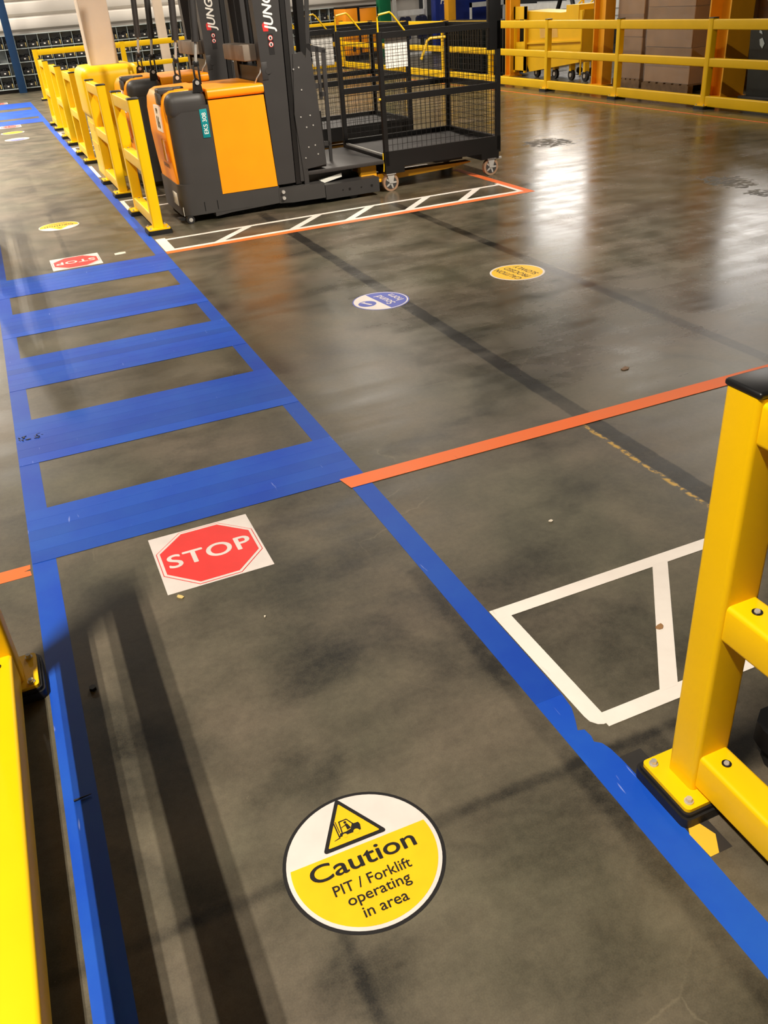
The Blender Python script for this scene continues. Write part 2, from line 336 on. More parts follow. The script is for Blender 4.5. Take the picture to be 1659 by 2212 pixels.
for y0, y1, n, what in bands:
    h = (y1-y0)/n; strips('crossing_band', 'wide blue crossing band, '+what, 'crossing band', 'tape_blue', [R(-0.277, 1.041, y0+i*h, y0+(i+1)*h+(0.004 if i < n-1 else 0)) for i in range(n)], 0.0012, 'blue bands of the near crossing')
for y0, y1, what in [(19.1, 19.95, 'nearest band of the distant crossing'), (20.35, 22.1, 'middle band of the distant crossing'), (22.75, 24.2, 'farthest band of the distant crossing')]:
    strips('crossing_band', 'faint blue tape, '+what, 'crossing band', 'tape_blue', [R(-0.2, 0.96, y0, y1)], 0.0012, 'blue bands of the distant crossing')
strips('floor_line', 'orange tape line running from the blue crossing to the right barrier', 'floor line', 'tape_orange', [[(0.952, 2.828), (9.0, 2.828), (9.0, 2.917), (0.935, 2.917)]], 0.0022)
strips('floor_line', 'short orange tape line ending at the left blue line, split at its tip', 'floor line', 'tape_orange', [[(-3.0, 2.83), (-0.285, 2.83), (-0.288, 2.862), (-0.31, 2.868), (-0.287, 2.875), (-0.286, 2.905), (-3.0, 2.905)]], 0.0003)
strips('floor_line', 'thin orange tape line edging the bay of the parked truck', 'floor line', 'tape_orange', [R(1.05, 4.52, 7.16, 7.235), R(4.44, 4.52, 7.235, 8.7)], 0.0003)
strips('floor_line', 'orange tape line along the foot of the long right guard rail', 'floor line', 'tape_orange', [R(8.67, 8.71, 5, 23)], 0.0003)
# white hatched bay edge of the parked truck
W = 0.052
pl = [R(1.05, 4.44, 7.235, 7.235+W), R(1.10, 4.40, 7.63, 7.63+W*0.9), R(1.05, 1.05+0.085, 7.235, 7.72), R(4.40, 4.44, 7.235, 7.72)]
for x0, x1 in [(1.50, 1.91), (2.16, 2.47), (2.68, 3.0), (3.26, 3.56), (3.80, 4.10)]:
    pl.append([(x0-0.06, 7.25), (x0+0.03, 7.25), (x0+0.43, 7.66), (x0+0.34, 7.66)])
strips('bay_marking', 'long narrow white tape ladder with slanted bars in front of the parked truck', 'floor marking', 'tape_white', pl, 0.0012)
pl = [[(1.048, 1.357), (1.051, 1.335), (1.064, 1.318), (1.078, 1.311), (1.098, 1.312), (1.098, 1.87), (1.046, 1.872)], R(1.05, 2.6, 1.822, 1.872), R(1.085, 2.6, 1.298, 1.348), [(1.283, 1.34), (1.345, 1.34), (1.708, 1.83), (1.646, 1.83)],
      [(2.1, 1.34), (2.16, 1.34), (2.52, 1.83), (2.46, 1.83)]]
strips('bay_marking', 'white tape box with a slanted bar, bottom corner peeling, behind the right barrier post', 'floor marking', 'tape_white', pl, 0.0004)
for k, (ya, yb) in enumerate(((9.25, 9.75), (11.5, 12.5), (14.05, 14.6), (16.3, 16.9))):
    strips('bay_marking', ['white tape lines on the floor between the two parked trucks', 'short white tape strip beside the foot of the column protector', 'white tape lines between the third and fourth barrier hoops', 'white tape lines between the fourth and fifth barrier hoops'][k], 'floor marking', 'tape_white',
           ([R(1.046, 1.086, ya, yb)] if k == 1 else [R(1.046, 1.086, ya, yb), R(1.046, 4.4, ya-0.05, ya), R(1.046, 4.4, yb-0.05, yb)]+[[(x, ya), (x+0.07, ya), (x+0.45, yb-0.05), (x+0.38, yb-0.05)] for x in (1.5, 2.2, 2.9)]), 0.0004)
t = thing('hazard_tape', 'black and yellow striped tape remnants under the right barrier foot', 'floor tape', (1.07, 1.0, 0))
MB((1.07, 1.0, 0)).prism([(1.046, 0.873), (1.11, 0.873), (1.11, 1.2), (1.046, 1.2)], 0, 0.0005).build('tape_base', 'tape_black', t, smooth=False)
MB((1.07, 1.0, 0)).prism([(1.048, 0.873), (1.072, 0.873), (1.099, 0.915), (1.076, 0.985), (1.046, 0.94)], 0.0006, 0.001).build('yellow_stripe', 'tape_hazard', t, smooth=False)
MB((1.07, 1.0, 0)).prism([(1.046, 1.015), (1.052, 1.02), (1.07, 1.08), (1.06, 1.11), (1.046, 1.10)], 0.0006, 0.001).build('yellow_stripe', 'tape_hazard', t, smooth=False)
t.location = (1.07, 1.0, 0)

# ------------------------------------------------------------------ floor stickers
SZ = 0.0016
def disc(mb, poly, k): mb.prism(poly, k*0.0005, k*0.0005+0.0005); return mb
def stop_sticker(cx, cy, w2, h2, rz, label):
    t = thing('stop_sticker', label, 'floor sticker', (cx, cy, 0), rz, 'red stop stickers')
    disc(MB(), R(-w2, w2, -h2, h2), 0).build('sticker_sheet', 'sign_white', t, smooth=False)
    def octo(a, b): k = 0.414; return [(-a*k, -b), (a*k, -b), (a, -b*k), (a, b*k), (a*k, b), (-a*k, b), (-a, b*k), (-a, -b*k)]
    disc(MB(), octo(w2*0.955, h2*0.955), 1).build('outline', 'red_print', t, smooth=False)
    disc(MB(), octo(w2*0.94, h2*0.94), 2).build('border', 'sign_white', t, smooth=False)
    disc(MB(), octo(w2*0.885, h2*0.885), 3).build('red_octagon', 'sign_red', t, smooth=False)
    textbox('STOP', 'sign_white', t, -0.152, 0.156, -0.046, 0.044, 0.0022, off=0.002, space=1.08)
    return t
stop_sticker(0.326, 2.659, 0.190, 0.193, 0, 'white square floor sticker with red octagon reading STOP, nearest the camera')
stop_sticker(0.351, 7.412, 0.193, 0.193, PI, 'upside-down STOP sticker on the far side of the near blue crossing')
stop_sticker(0.35, 18.85, 0.19, 0.22, 0, 'distant red STOP sticker on the near side of the far crossing')
stop_sticker(0.35, 24.6, 0.19, 0.22, PI, 'most distant red STOP sticker beyond the far crossing')
def seg(r, c, upper=True, n=40):
    a = math.asin(c/r); return circ(0, 0, r, n, a, PI-a) if upper else circ(0, 0, r, n, PI-a, 2*PI+a)
def forklift_icon(t, cx, cy, s, z, m='black_print'):
    g = MB()
    def pr(poly): g.prism([(cx+x*s, cy+y*s) for x, y in poly], z, z+0.0003)
    pr([(-0.52, -0.30), (-0.46, -0.30), (-0.46, 0.62), (-0.52, 0.62)]); pr([(-0.42, -0.05), (-0.38, -0.05), (-0.38, 0.62), (-0.42, 0.62)])
    pr([(-0.78, -0.42), (-0.46, -0.36), (-0.46, -0.30), (-0.78, -0.39)])
    pr([(-0.48, -0.30), (0.6, -0.30), (0.66, 0.0), (0.62, 0.16), (0.3, 0.18), (0.16, -0.05), (-0.1, -0.12), (-0.4, -0.1)])
    pr([(-0.32, -0.1), (-0.26, -0.1), (-0.2, 0.55), (-0.26, 0.55)]); pr([(-0.26, 0.5), (0.16, 0.52), (0.16, 0.58), (-0.26, 0.57)]); pr([(0.12, 0.55), (0.18, 0.55), (0.4, 0.14), (0.33, 0.14)])
    pr(circ(0.03, 0.40, 0.075, 12)); pr([(-0.02, 0.30), (0.1, 0.32), (0.2, 0.0), (0.0, -0.05)]); pr([(-0.22, 0.16), (0.0, 0.22), (0.0, 0.27), (-0.22, 0.2)])
    g.build('forklift_symbol', m, t, smooth=False)
    g = MB(); g.prism([(cx+x*s, cy+y*s) for x, y in circ(-0.22, -0.32, 0.12, 14)], z+0.0003, z+0.0006); g.prism([(cx+x*s, cy+y*s) for x, y in circ(0.36, -0.32, 0.15, 14)], z+0.0003, z+0.0006)
    g.build('symbol_wheels', 'sign_yellow', t, smooth=False)
t = thing('caution_sticker', 'round yellow and white floor sticker reading Caution PIT / Forklift operating in area, nearest the camera', 'floor sticker', (0.3485, 1.217, 0), -0.015, 'round floor stickers')
r = 0.189
disc(MB(), circ(0, 0, r, 72), 0).build('black_rim', 'black_print', t, smooth=False)
disc(MB(), circ(0, 0, r*0.955, 72), 1).build('white_disc', 'sign_white', t, smooth=False)
disc(MB(), seg(r*0.905, 0.036, False, 60), 2).build('yellow_field', 'sign_yellow', t, smooth=False)
tri = [(-0.076, 0.050), (0.070, 0.050), (-0.004, 0.177)]
def rtri(c, sc, rr):
    out = []; cx = sum(p[0] for p in c)/3; cy = sum(p[1] for p in c)/3
    for (x, y), a in zip(c, (210, 330, 90)):
        x = cx+(x-cx)*sc; y = cy+(y-cy)*sc
        out += [(x+rr*math.cos(math.radians(a+d)), y+rr*math.sin(math.radians(a+d))) for d in (-60, -30, 0, 30, 60)]
    return out
disc(MB(), rtri(tri, 0.97, 0.006), 3).build('warning_triangle', 'black_print', t, smooth=False)
disc(MB(), rtri(tri, 0.84, 0.002), 4).build('triangle_field', 'sign_yellow', t, smooth=False)
forklift_icon(t, -0.0086, 0.0895, 0.05, 0.0026)
textbox('Caution', 'black_print', t, -0.131, 0.126, -0.0215, 0.025, 0.0026, off=0.0014)
textbox('PIT / Forklift', 'black_print', t, -0.0945, 0.092, -0.069, -0.0415, 0.0026, off=0.0008)
textbox('operating', 'black_print', t, -0.0735, 0.0755, -0.1115, -0.078, 0.0026, off=0.0008)
textbox('in area', 'black_print', t, -0.0515, 0.053, -0.1425, -0.117, 0.0026, off=0.0008)
# blue horn sticker: reading direction is +Y (turned about a quarter)
t = thing('horn_sticker', 'round blue and white floor sticker reading Sound horn', 'floor sticker', (2.012, 4.994, 0), PI/2+0.12, 'round floor stickers')
r = 0.184
disc(MB(), circ(0, 0, r, 48), 0).build('blue_rim', 'sign_blue', t, smooth=False)
disc(MB(), circ(0, 0, r*0.96, 48), 1).build('white_disc', 'sign_white', t, smooth=False)
disc(MB(), seg(r*0.91, 0.02, False), 2).build('blue_field', 'sign_blue', t, smooth=False)
disc(MB(), circ(0.0, 0.10, 0.058, 30), 2).build('symbol_disc', 'sign_blue', t, smooth=False)
g = MB()
g.prism([(-0.035, 0.085), (-0.028, 0.08), (0.03, 0.105), (0.042, 0.09), (0.046, 0.125), (0.03, 0.118), (-0.03, 0.1)], 0.0016, 0.0019); g.build('horn_symbol', 'sign_white', t, smooth=False)
text('Sound', 0.085, 'sign_white', t, (0.0, -0.03, 0.0018), off=0.001, sx=0.95)
text('horn', 0.085, 'sign_white', t, (0.0, -0.105, 0.0018), off=0.001, sx=0.95)
t = thing('slow_sticker', 'round yellow floor sticker reading CAUTION PROCEED SLOWLY', 'floor sticker', (3.034, 5.010, 0), PI/2+0.1, 'round floor stickers')
r = 0.186
disc(MB(), circ(0, 0, r, 48), 0).build('white_rim', 'sign_white', t, smooth=False)
disc(MB(), circ(0, 0, r*0.93, 48), 1).build('yellow_disc', 'sign_yellow', t, smooth=False)
for s_, y_ in (('CAUTION', 0.075), ('PROCEED', 0.0), ('SLOWLY', -0.075)): text(s_, 0.068, 'black_print', t, (0, y_, 0.0012), off=0.0008, sx=0.9)
t = thing('caution_sticker', 'round yellow and white upside-down sticker past the far stop sign', 'floor sticker', (0.3536, 8.94, 0), PI, 'round floor stickers')
r = 0.187
disc(MB(), circ(0, 0, r, 48), 0).build('white_disc', 'sign_white', t, smooth=False)
disc(MB(), seg(r*0.95, 0.03, False), 1).build('yellow_field', 'sign_yellow', t, smooth=False)
disc(MB(), rtri([(-0.08, 0.03), (0.08, 0.03), (0, 0.16)], 0.97, 0.006), 2).build('warning_triangle', 'sign_yellow', t, smooth=False)
forklift_icon(t, 0.0, 0.075, 0.04, 0.0016)
text('Caution', 0.085, 'black_print', t, (0, -0.01, 0.0012), off=0.001); text('PIT / Forklift', 0.048, 'black_print', t, (0, -0.06, 0.0012)); text('operating', 0.046, 'black_print', t, (0, -0.1, 0.0012)); text('in area', 0.046, 'black_print', t, (0, -0.135, 0.0012))
t = thing('caution_sticker', 'small distant yellow disc on the walkway before the far crossing', 'floor sticker', (0.34, 17.75, 0), PI, 'round floor stickers')
disc(MB(), circ(0, 0, 0.2, 32), 0).build('white_disc', 'sign_white', t, smooth=False); disc(MB(), circ(0, 0, 0.18, 32), 1).build('yellow_disc', 'sign_yellow', t, smooth=False)
t = thing('horn_sticker', 'small distant pale blue disc on the walkway below the yellow one', 'floor sticker', (0.36, 16.65, 0), PI, 'round floor stickers')
disc(MB(), circ(0, 0, 0.2, 32), 0).build('white_disc', 'sign_white', t, smooth=False); disc(MB(), seg(0.17, 0.05, True, 32), 1).build('blue_field', 'sign_blue', t, smooth=False)

# ------------------------------------------------------------------ guard rails
def post(t, off, x0, x1, y0, y1, h, plate=(0.05, 0.05, 0.05, 0.05), cap=True, bolts=True, m='yellow'):
    """plate = overhang of the foot on -x, +x, -y, +y"""
    p = MB(off).tubebox(x0, x1, y0, y1, 0.045, h, 2, 0.012, 4).build('post', m, t)
    a, b, c, d = x0-plate[0], x1+plate[1], y0-plate[2], y1+plate[3]
    g = MB(off); g.prism(rrect(a-0.012, b+0.012, c-0.012, d+0.012, 0.018), 0.0, 0.028); g.prism(rrect(a-0.006, b+0.006, c-0.006, d+0.006, 0.015), 0.028, 0.038); g.build('rubber_pad', 'rubber', p)
    MB(off).prism(rrect(a, b, c, d, 0.012), 0.038, 0.048).build('base_plate', m, p)
    if cap: MB(off).box(x0-0.002, x1+0.002, y0-0.002, y1+0.002, h, h+0.014, 0.006, 3).build('cap', 'black_plastic', p)
    if bolts:
        for bx in (a+0.02, b-0.02):
            for by in (c+0.02, d-0.02):
                g = MB(off).cyl((bx, by, 0.048), (bx, by, 0.052), 0.011, n=14); g.cyl((bx, by, 0.052), (bx, by, 0.061), 0.0085, 0.0075, n=6); g.build('bolt', 'steel', p)
    return p
def railbolt(off, x, y, z, rail, r=0.011):
    MB(off).cyl((x, y, z), (x, y, z+0.002), r, n=16).build('washer', 'black_plastic', rail)
    g = MB(off).cyl((x, y, z+0.002), (x, y, z+0.006), r*0.62, r*0.5, n=12); g.build('rail_bolt', 'steel', rail)
def barrier_y(name, label, ys, x0, x1, rails, h, far_ext=None, near_ext=None, pw=0.09, rw=0.08, group=None, foot=(0.05, 0.05, 0.05, 0.05), side=0):
    """barrier running along Y with square posts at ys (near edge)"""
    L0 = ((x0+x1)/2, ys[0], 0); t = thing(name, label, 'guard rail', L0, 0, group)
    for y in ys: post(t, L0, x0, x1, y, y+pw, h, foot)
    c = (x0+x1)/2
    spans = [(ys[i]+pw, ys[i+1]) for i in range(len(ys)-1)]
    if near_ext is not None: spans.insert(0, (near_ext, ys[0]))
    if far_ext is not None: spans.append((ys[-1]+pw, far_ext))
    for a, b in spans:
        for z0, z1 in rails:
            rl = MB(L0).tubebox(c-rw/2, c+rw/2, a, b, z0, z1, 1, 0.011, 4).build('rail', 'yellow', t)
            for yy in ([a+0.04] if near_ext != a else [])+([b-0.04]): railbolt(L0, c, yy, z1, rl)
    return t
RL = [(0.055, 0.157), (0.50, 0.592), (0.955, 1.042)]
barrier_y('guard_barrier', 'large yellow barrier post with black cap and three rails at the right edge', [1.005], 1.10, 1.197, RL, 1.048, near_ext=-0.9, pw=0.086, foot=(0.045, 0.03, 0.04, 0.04))
barrier_y('guard_barrier', 'yellow barrier at the bottom left edge, casting striped shadows on the walkway', [2.175], -0.425, -0.335, RL, 1.048, near_ext=-0.6, pw=0.086, foot=(0.03, 0.04, 0.03, 0.045))
barrier_y('guard_barrier', 'yellow barrier just left of the frame, its striped shadow falling beside the upside-down stop sign', [7.35, 9.45], -0.425, -0.335, RL, 1.048, pw=0.086, foot=(0.03, 0.04, 0.03, 0.045))
hoops = [(7.97, 'nearest yellow barrier hoop, in front of the first parked truck'), (10.01, 'second yellow barrier hoop, in front of the second parked truck'), (12.79, 'third yellow barrier hoop along the walkway, left of the column protector'),
         (14.95, 'fourth yellow barrier hoop along the blue line'), (17.26, 'fifth and farthest yellow barrier hoop along the blue line')]
proto = None
for yb, lb in hoops:
    if proto is None:
        proto = barrier_y('barrier_hoop', lb, [7.94, 8.90], 1.09, 1.18, [(0.06, 0.16), (0.51, 0.61), (0.97, 1.07)], 1.075, pw=0.095, rw=0.085, group='yellow barrier hoops along the walkway', foot=(0.05, 0.05, 0.05, 0.05)); y00 = yb; h0 = proto
    else:
        c = copy_tree(h0, None, (h0.location.x, h0.location.y+yb-y00, 0)); c['label'] = lb
# long rail on the right and its return far behind
ys = [4.2+1.98*k for k in range(0, 11)]
barrier_y('guard_rail', 'long yellow three-rail guard rail across the right background', ys, 9.08, 9.17, [(0.03, 0.16), (0.515, 0.62), (0.955, 1.075)], 1.085, far_ext=24.0, group=None, foot=(0.05, 0.05, 0.05, 0.05))
L0 = (1.37, 24.05, 0); t = thing('guard_rail', 'distant yellow guard rail crossing in front of the grey racking', 'guard rail', L0)
xs = [1.37, 3.4, 5.4, 7.3, 9.0]
for i, x in enumerate(xs[:4]): post(t, L0, x, x+0.11, 24.12, 24.23, 1.085)
for i in range(len(xs)-1):
    for z0, z1 in ((0.03, 0.16), (0.515, 0.62), (0.955, 1.075)): MB(L0).tubebox(xs[i]+0.11, xs[i+1], 24.13, 24.22, z0, z1, 0, 0.01, 2).build('rail', 'yellow', t)

# ------------------------------------------------------------------ order picker trucks
def make_truck(loc, label):
    """loc = near left foot of the body; frame: x along the truck, y across"""
    T = thing('order_picker_truck', label, 'truck', loc, 0, 'order picker trucks parked in the bays')
    WD = 0.93
    b = MB()                                                       # dark rear shell with rounded corners and top edge
    b.prism(rrect(0.167, 0.9, 0.002, WD-0.002, 0.115, 8), 0.30, 0.96); b.build('rear_shell', 'charcoal', T)
    b = MB(); b.box(0.165, 0.533, 0.0, WD, 0.85, 1.078, 0.085, 6); b.build('rear_shell', 'charcoal', T)
    b = MB(); b.prism(rrect(0.145, 0.9, 0.0, WD, 0.115, 8), 0.065, 0.335); b.build('bumper_skirt', 'charcoal', T)
    prof = [(0.26, 0.325), (0.155, 0.325), (0.142, 0.50), (0.130, 0.72), (0.134, 0.93), (0.15, 1.02), (0.185, 1.07), (0.235, 1.09), (0.53, 1.094), (0.53, 1.05), (0.24, 1.04)]
    b = MB(); b.prism(prof, 0.085, WD-0.085, 'xz'); es = [e for e in b.bm.edges if abs(e.verts[0].co.y-e.verts[1].co.y) < 1e-5 and max(e.verts[0].co.x, e.verts[1].co.x) < 0.54]
    bmesh.ops.bevel(b.bm, geom=es, offset=0.022, segments=3, affect='EDGES', profile=0.5); b.build('nose_cover', 'orange', T)
    MB().box(0.124, 0.16, 0.12, 0.34, 0.52, 0.70, 0.006).build('lamp', 'amber', T)
    MB().box(0.14, 0.152, 0.16, 0.34, 0.14, 0.25, 0.004).build('headlamp', 'lens', T)
    MB().box(0.158, 0.175, 0.055, 0.085, 0.06, 0.14, 0.003).build('reflector', 'lens', T)
    b = MB(); b.box(0.135, 0.28, 0.13, 0.27, 1.06, 1.112, 0.014, 3); b.box(0.125, 0.16, 0.13, 0.25, 0.985, 1.08, 0.01); b.box(0.27, 0.38, 0.20, 0.28, 1.08, 1.108, 0.008); b.build('grab_handle', 'charcoal', T)
    b = MB(); b.tubebox(0.535, 1.045, 0.0, WD, 0.997, 1.078, 0, 0.03, 5); b.build('hood', 'orange', T)
    b = MB(); b.prism([(0.53, 0.215), (1.058, 0.213), (1.034, 0.988), (0.531, 0.99)], -0.004, 0.02, 'xz'); b.build('side_door', 'orange', T)
    MB().box(0.53, 1.04, 0.02, WD-0.004, 0.2, 0.99).build('battery_box', 'charcoal', T)
    b = MB(); b.prism([(0.44, 0.03), (0.6, 0.045), (1.07, 0.06), (1.07, 0.212), (0.44, 0.212)], 0.002, WD-0.002, 'xz'); b.build('side_skirt', 'charcoal', T)
    for x in (0.35, 0.47):
        MB().box(x-0.004, x+0.004, -0.001, 0.01, 0.09, 0.17).build('slot', 'black_plastic', T)
    b = MB().cyl((0.20, -0.012, 0.036), (0.20, 0.05, 0.036), 0.036, n=20); b.build('support_caster', 'tyre_black', T); MB().cyl((0.20, -0.014, 0.036), (0.20, 0.0, 0.036), 0.018, n=14).build('caster_hub', 'steel', T)
    b = MB().prism([(0.10, 0.05), (0.24, 0.05), (0.22, 0.012), (0.12, 0.03)], 0.055, 0.13, 'xz'); b.build('caster_guard', 'rubber', T)
    MB().box(0.44, 0.506, -0.003, 0.004, 0.70, 0.93, 0.0015).build('type_label', 'teal', T)
    text('EKS 308', 0.052, 'white_print', T, (0.476, -0.0042, 0.815), (0, 0, 1), (-1, 0, 0), off=0.0006)
    MB().box(0.1245, 0.15, 0.16, 0.42, 0.765, 0.975).build('number_label', 'white_print', T)
    text('PIP', 0.06, 'black_print', T, (0.1233, 0.29, 0.93), (0, -1, 0), (0, 0, 1), off=0.002)
    text('06', 0.14, 'black_print', T, (0.1233, 0.29, 0.835), (0, -1, 0), (0, 0, 1), off=0.003)
    text('JUNGHEINRICH', 0.05, 'black_print', T, (0.1385, 0.36, 0.47), (0, -1, 0), (-0.05, 0, 1), off=0.0008, sx=0.8)
    # links with threaded rods and struts
    for y in (0.035, WD-0.05):
        b = MB(); b.prism([(0.42, 1.06), (0.51, 1.06), (0.495, 1.15), (0.465, 1.175), (0.435, 1.15)], y-0.012, y+0.012, 'xz'); k = b.build('strut_bracket', 'black_metal', T)
        MB().cyl((0.468, y-0.022, 1.135), (0.468, y+0.022, 1.135), 0.017, n=12).build('pin', 'steel', k)
        b = MB()
        for s in (-1, 1): b.box(0.48+s*0.021-0.007, 0.48+s*0.021+0.007, y-0.012, y+0.012, 1.12, 1.27, 0.003)
        b.box(0.46, 0.512, y-0.012, y+0.012, 1.255, 1.30, 0.004); b.build('clevis', 'black_metal', T)
        MB().cyl((0.488, y, 1.29), (0.515, y, 1.45), 0.013, n=10).build('threaded_rod', 'steel', T)
        b = MB().cyl((0.515, y, 1.44), (0.518, y, 1.475), 0.034, n=16); b.cyl((0.517, y, 1.46), (0.60, y, 2.5), 0.031, n=16); b.build('strut', 'mast_grey', T)
    # mast: two side columns, a cross beam, inner stages
    for y0 in (-0.001, WD-0.12):
        b = MB(); b.prism([(1.045, 1.10), (1.062, 0.22), (1.235, 0.22), (1.262, 1.35), (1.30, 2.5), (1.015, 2.5), (1.045, 1.5)], y0, y0+0.12, 'xz'); b.build('mast_column', 'mast_grey', T)
        b = MB(); b.prism([(1.245, 0.20), (1.30, 0.20), (1.345, 2.5), (1.305, 2.5)], y0+0.012, y0+0.16, 'xz'); b.build('mast_channel', 'black_metal', T)
        b = MB(); b.prism([(1.29, 0.22), (1.335, 0.22), (1.40, 2.5), (1.352, 2.5)], y0+0.004, y0+0.12, 'xz'); b.build('mast_stage', 'mast_grey', T)
    MB().box(0.93, 1.06, 0.11, WD-0.11, 1.25, 1.38, 0.012).build('cross_beam', 'dust_grey', T)
    b = MB()
    for y in (0.24, 0.34, 0.46, 0.56, 0.68): b.cyl((1.18, y, 0.9), (1.18, y, 2.5), 0.022, n=10)
    b.build('hoses', 'black_plastic', T)
    MB().box(1.06, 1.22, 0.14, WD-0.14, 0.2, 1.2).build('mast_base', 'black_metal', T)
    b = MB(); b.tube([(1.05, 0.03, 1.2), (1.03, 0.0, 1.16), (1.0, 0.02, 1.12), (0.99, 0.06, 1.08)], 0.006); b.build('cable', 'steel', T)
    MB().box(1.045, 1.10, -0.006, 0.0, 1.10, 1.24, 0.002).build('cover_plate', 'mast_grey', T)
    MB().cyl((1.105, -0.008, 1.17), (1.105, 0.0, 1.17), 0.028, n=20).build('pivot_cap', 'mast_grey', T)
    text('JUNGHEINRICH', 0.115, 'white_print', T, (1.165, -0.0025, 1.475), (0, 0, 1), (-1, 0, 0), off=0.003, align='LEFT', shear=0.25, sx=0.95)
    b = MB(); b.prism([(1.105, 1.47), (1.15, 1.468), (1.15, 1.53), (1.115, 1.54), (1.10, 1.52)], -0.0025, 0.0, 'xz'); b.build('logo_flag', 'red_print', T)
    b = MB(); b.box(1.135, 1.185, -0.0025, 0.001, 1.29, 1.45); k = b.build('warning_label', 'black_print', T)
    for z in (1.418, 1.368):
        MB().cyl((1.16, -0.004, z), (1.16, 0, z), 0.021, n=20).build('prohibition_ring', 'red_print', k)
        MB().cyl((1.16, -0.0045, z), (1.16, 0, z), 0.016, n=20).build('prohibition_field', 'white_print', k)
        MB().box(1.153, 1.168, -0.005, 0, z-0.012, z+0.009).build('pictogram', 'black_print', k)
    # outriggers (both sides) and load wheel blocks
    for s, y0 in ((1, -0.05), (-1, WD-0.12)):
        b = MB(); b.prism([(1.06, y0+0.05), (1.12, y0+0.03), (1.18, y0), (1.50, y0-0.01*s), (1.50, y0+0.17), (1.06, y0+0.17)], 0.055, 0.19); b.build('outrigger', 'charcoal', T)
        b = MB(); b.prism([(1.505, y0-0.012*s), (2.06, y0-0.012*s), (2.06, y0+0.17), (1.505, y0+0.17)], 0.035, 0.165); k = b.build('outrigger_end', 'mast_grey', T)
        if s == 1:
            for x in (1.68, 1.75, 1.87, 1.98): MB().cyl((x, y0-0.016, 0.10), (x, y0-0.01, 0.10), 0.012 if x in (1.75, 1.98) else 0.006, n=10).build('screw', 'black_metal', k)
        MB().cyl((1.80, y0+0.03, 0.055), (1.80, y0+0.14, 0.055), 0.055, n=20).build('load_wheel', 'tyre_black', T)
    for z in (0.10, 0.155): MB().cyl((1.10, -0.03, z), (1.10, 0.01, z), 0.016, n=12).build('hub_bolt', 'steel', T)
    # carriage plate with cut-outs, operator platform
    b = MB(); b.prism([(1.325, 0.29), (1.335, 0.32), (1.56, 0.34), (1.54, 0.80), (1.51, 1.28), (1.475, 1.32), (1.46, 1.24), (1.43, 1.29), (1.345, 1.28), (1.30, 0.80)], -0.005, 0.008, 'xz')
    b.box(1.325, 1.37, -0.005, 0.02, 0.14, 0.32); k = b.build('carriage_plate', 'mast_grey', T)
    for x, z in ((1.335, 1.16), (1.385, 1.17), (1.39, 0.99), (1.355, 0.77), (1.445, 0.775), (1.40, 0.68), (1.465, 0.69), (1.40, 0.51), (1.465, 0.52), (1.36, 0.42), (1.485, 0.44)):
        MB().cyl((x, -0.010, z), (x, -0.004, z), 0.007, 0.005, n=10).build('rivet', 'steel', k)
    MB().box(1.33, 1.56, 0.008, WD-0.02, 0.32, 0.80).build('carriage_body', 'black_metal', T)
    b = MB().box(1.37, 2.15, 0.0, WD+0.18, 0.265, 0.30, 0.004); b.build('platform', 'deck', T)
    b = MB().prism([(1.5, 0.16), (1.72, 0.20), (1.72, 0.235), (1.5, 0.195)], 0.05, 0.12, 'xz'); b.build('lever', 'lens', T)
    b = MB(); b.box(1.93, 2.10, 0.08, 0.16, 0.10, 0.26, 0.01); b.box(1.90, 2.14, 0.07, 0.17, 0.09, 0.12, 0.004); b.build('fork_carriage', 'column_orange', T)
    for y in (0.12, 0.62):
        b = MB(); b.prism([(2.10, 0.085), (2.9, 0.11), (3.16, 0.14), (3.16, 0.15), (2.10, 0.157)], y, y+0.12, 'xz'); b.build('fork', 'column_orange', T)
    MB().box(1.2, 2.0, 0.2, WD-0.2, 0.06, 0.16).build('under_frame', 'black_metal', T)
    # black lift profile and slotted side frame near the middle
    b = MB(); b.prism([(1.485, 1.25), (1.545, 1.25), (1.595, 2.5), (1.52, 2.5)], 0.2, 0.32, 'xz'); b.build('lift_profile', 'black_metal', T)
    b = MB()
    for poly in ([(1.60, 1.30), (1.64, 1.30), (1.75, 2.5), (1.71, 2.5)], [(1.57, 0.88), (1.615, 0.88), (1.65, 1.33), (1.60, 1.33)], [(1.60, 0.96), (1.70, 0.95), (1.70, 0.99), (1.60, 1.0)], [(1.60, 1.33), (1.60, 1.27), (1.79, 1.24), (1.79, 1.28)],
                 [(1.75, 1.27), (1.79, 1.27), (1.765, 0.45), (1.73, 0.45)], [(1.69, 0.88), (1.75, 0.88), (1.75, 0.92), (1.69, 0.92)], [(1.69, 1.3), (1.72, 1.3), (1.72, 0.86), (1.69, 0.86)],
                 [(1.56, 0.86), (1.60, 0.88), (1.62, 0.66), (1.58, 0.60)], [(1.56, 0.46), (1.75, 0.44), (1.75, 0.48), (1.56, 0.50)], [(1.73, 0.30), (1.76, 0.30), (1.765, 0.46), (1.735, 0.46)]):
        b.prism(poly, 0.375, 0.39, 'xz')
    b.build('slotted_frame', 'mast_grey', T)
    return T
tr = make_truck((1.26, 8.12, 0), 'orange and charcoal order picker truck numbered 06, nearest the camera')
t2 = copy_tree(tr, None, (1.26, 10.21, 0)); t2['label'] = 'second orange and charcoal order picker truck, parked behind the one numbered 06'

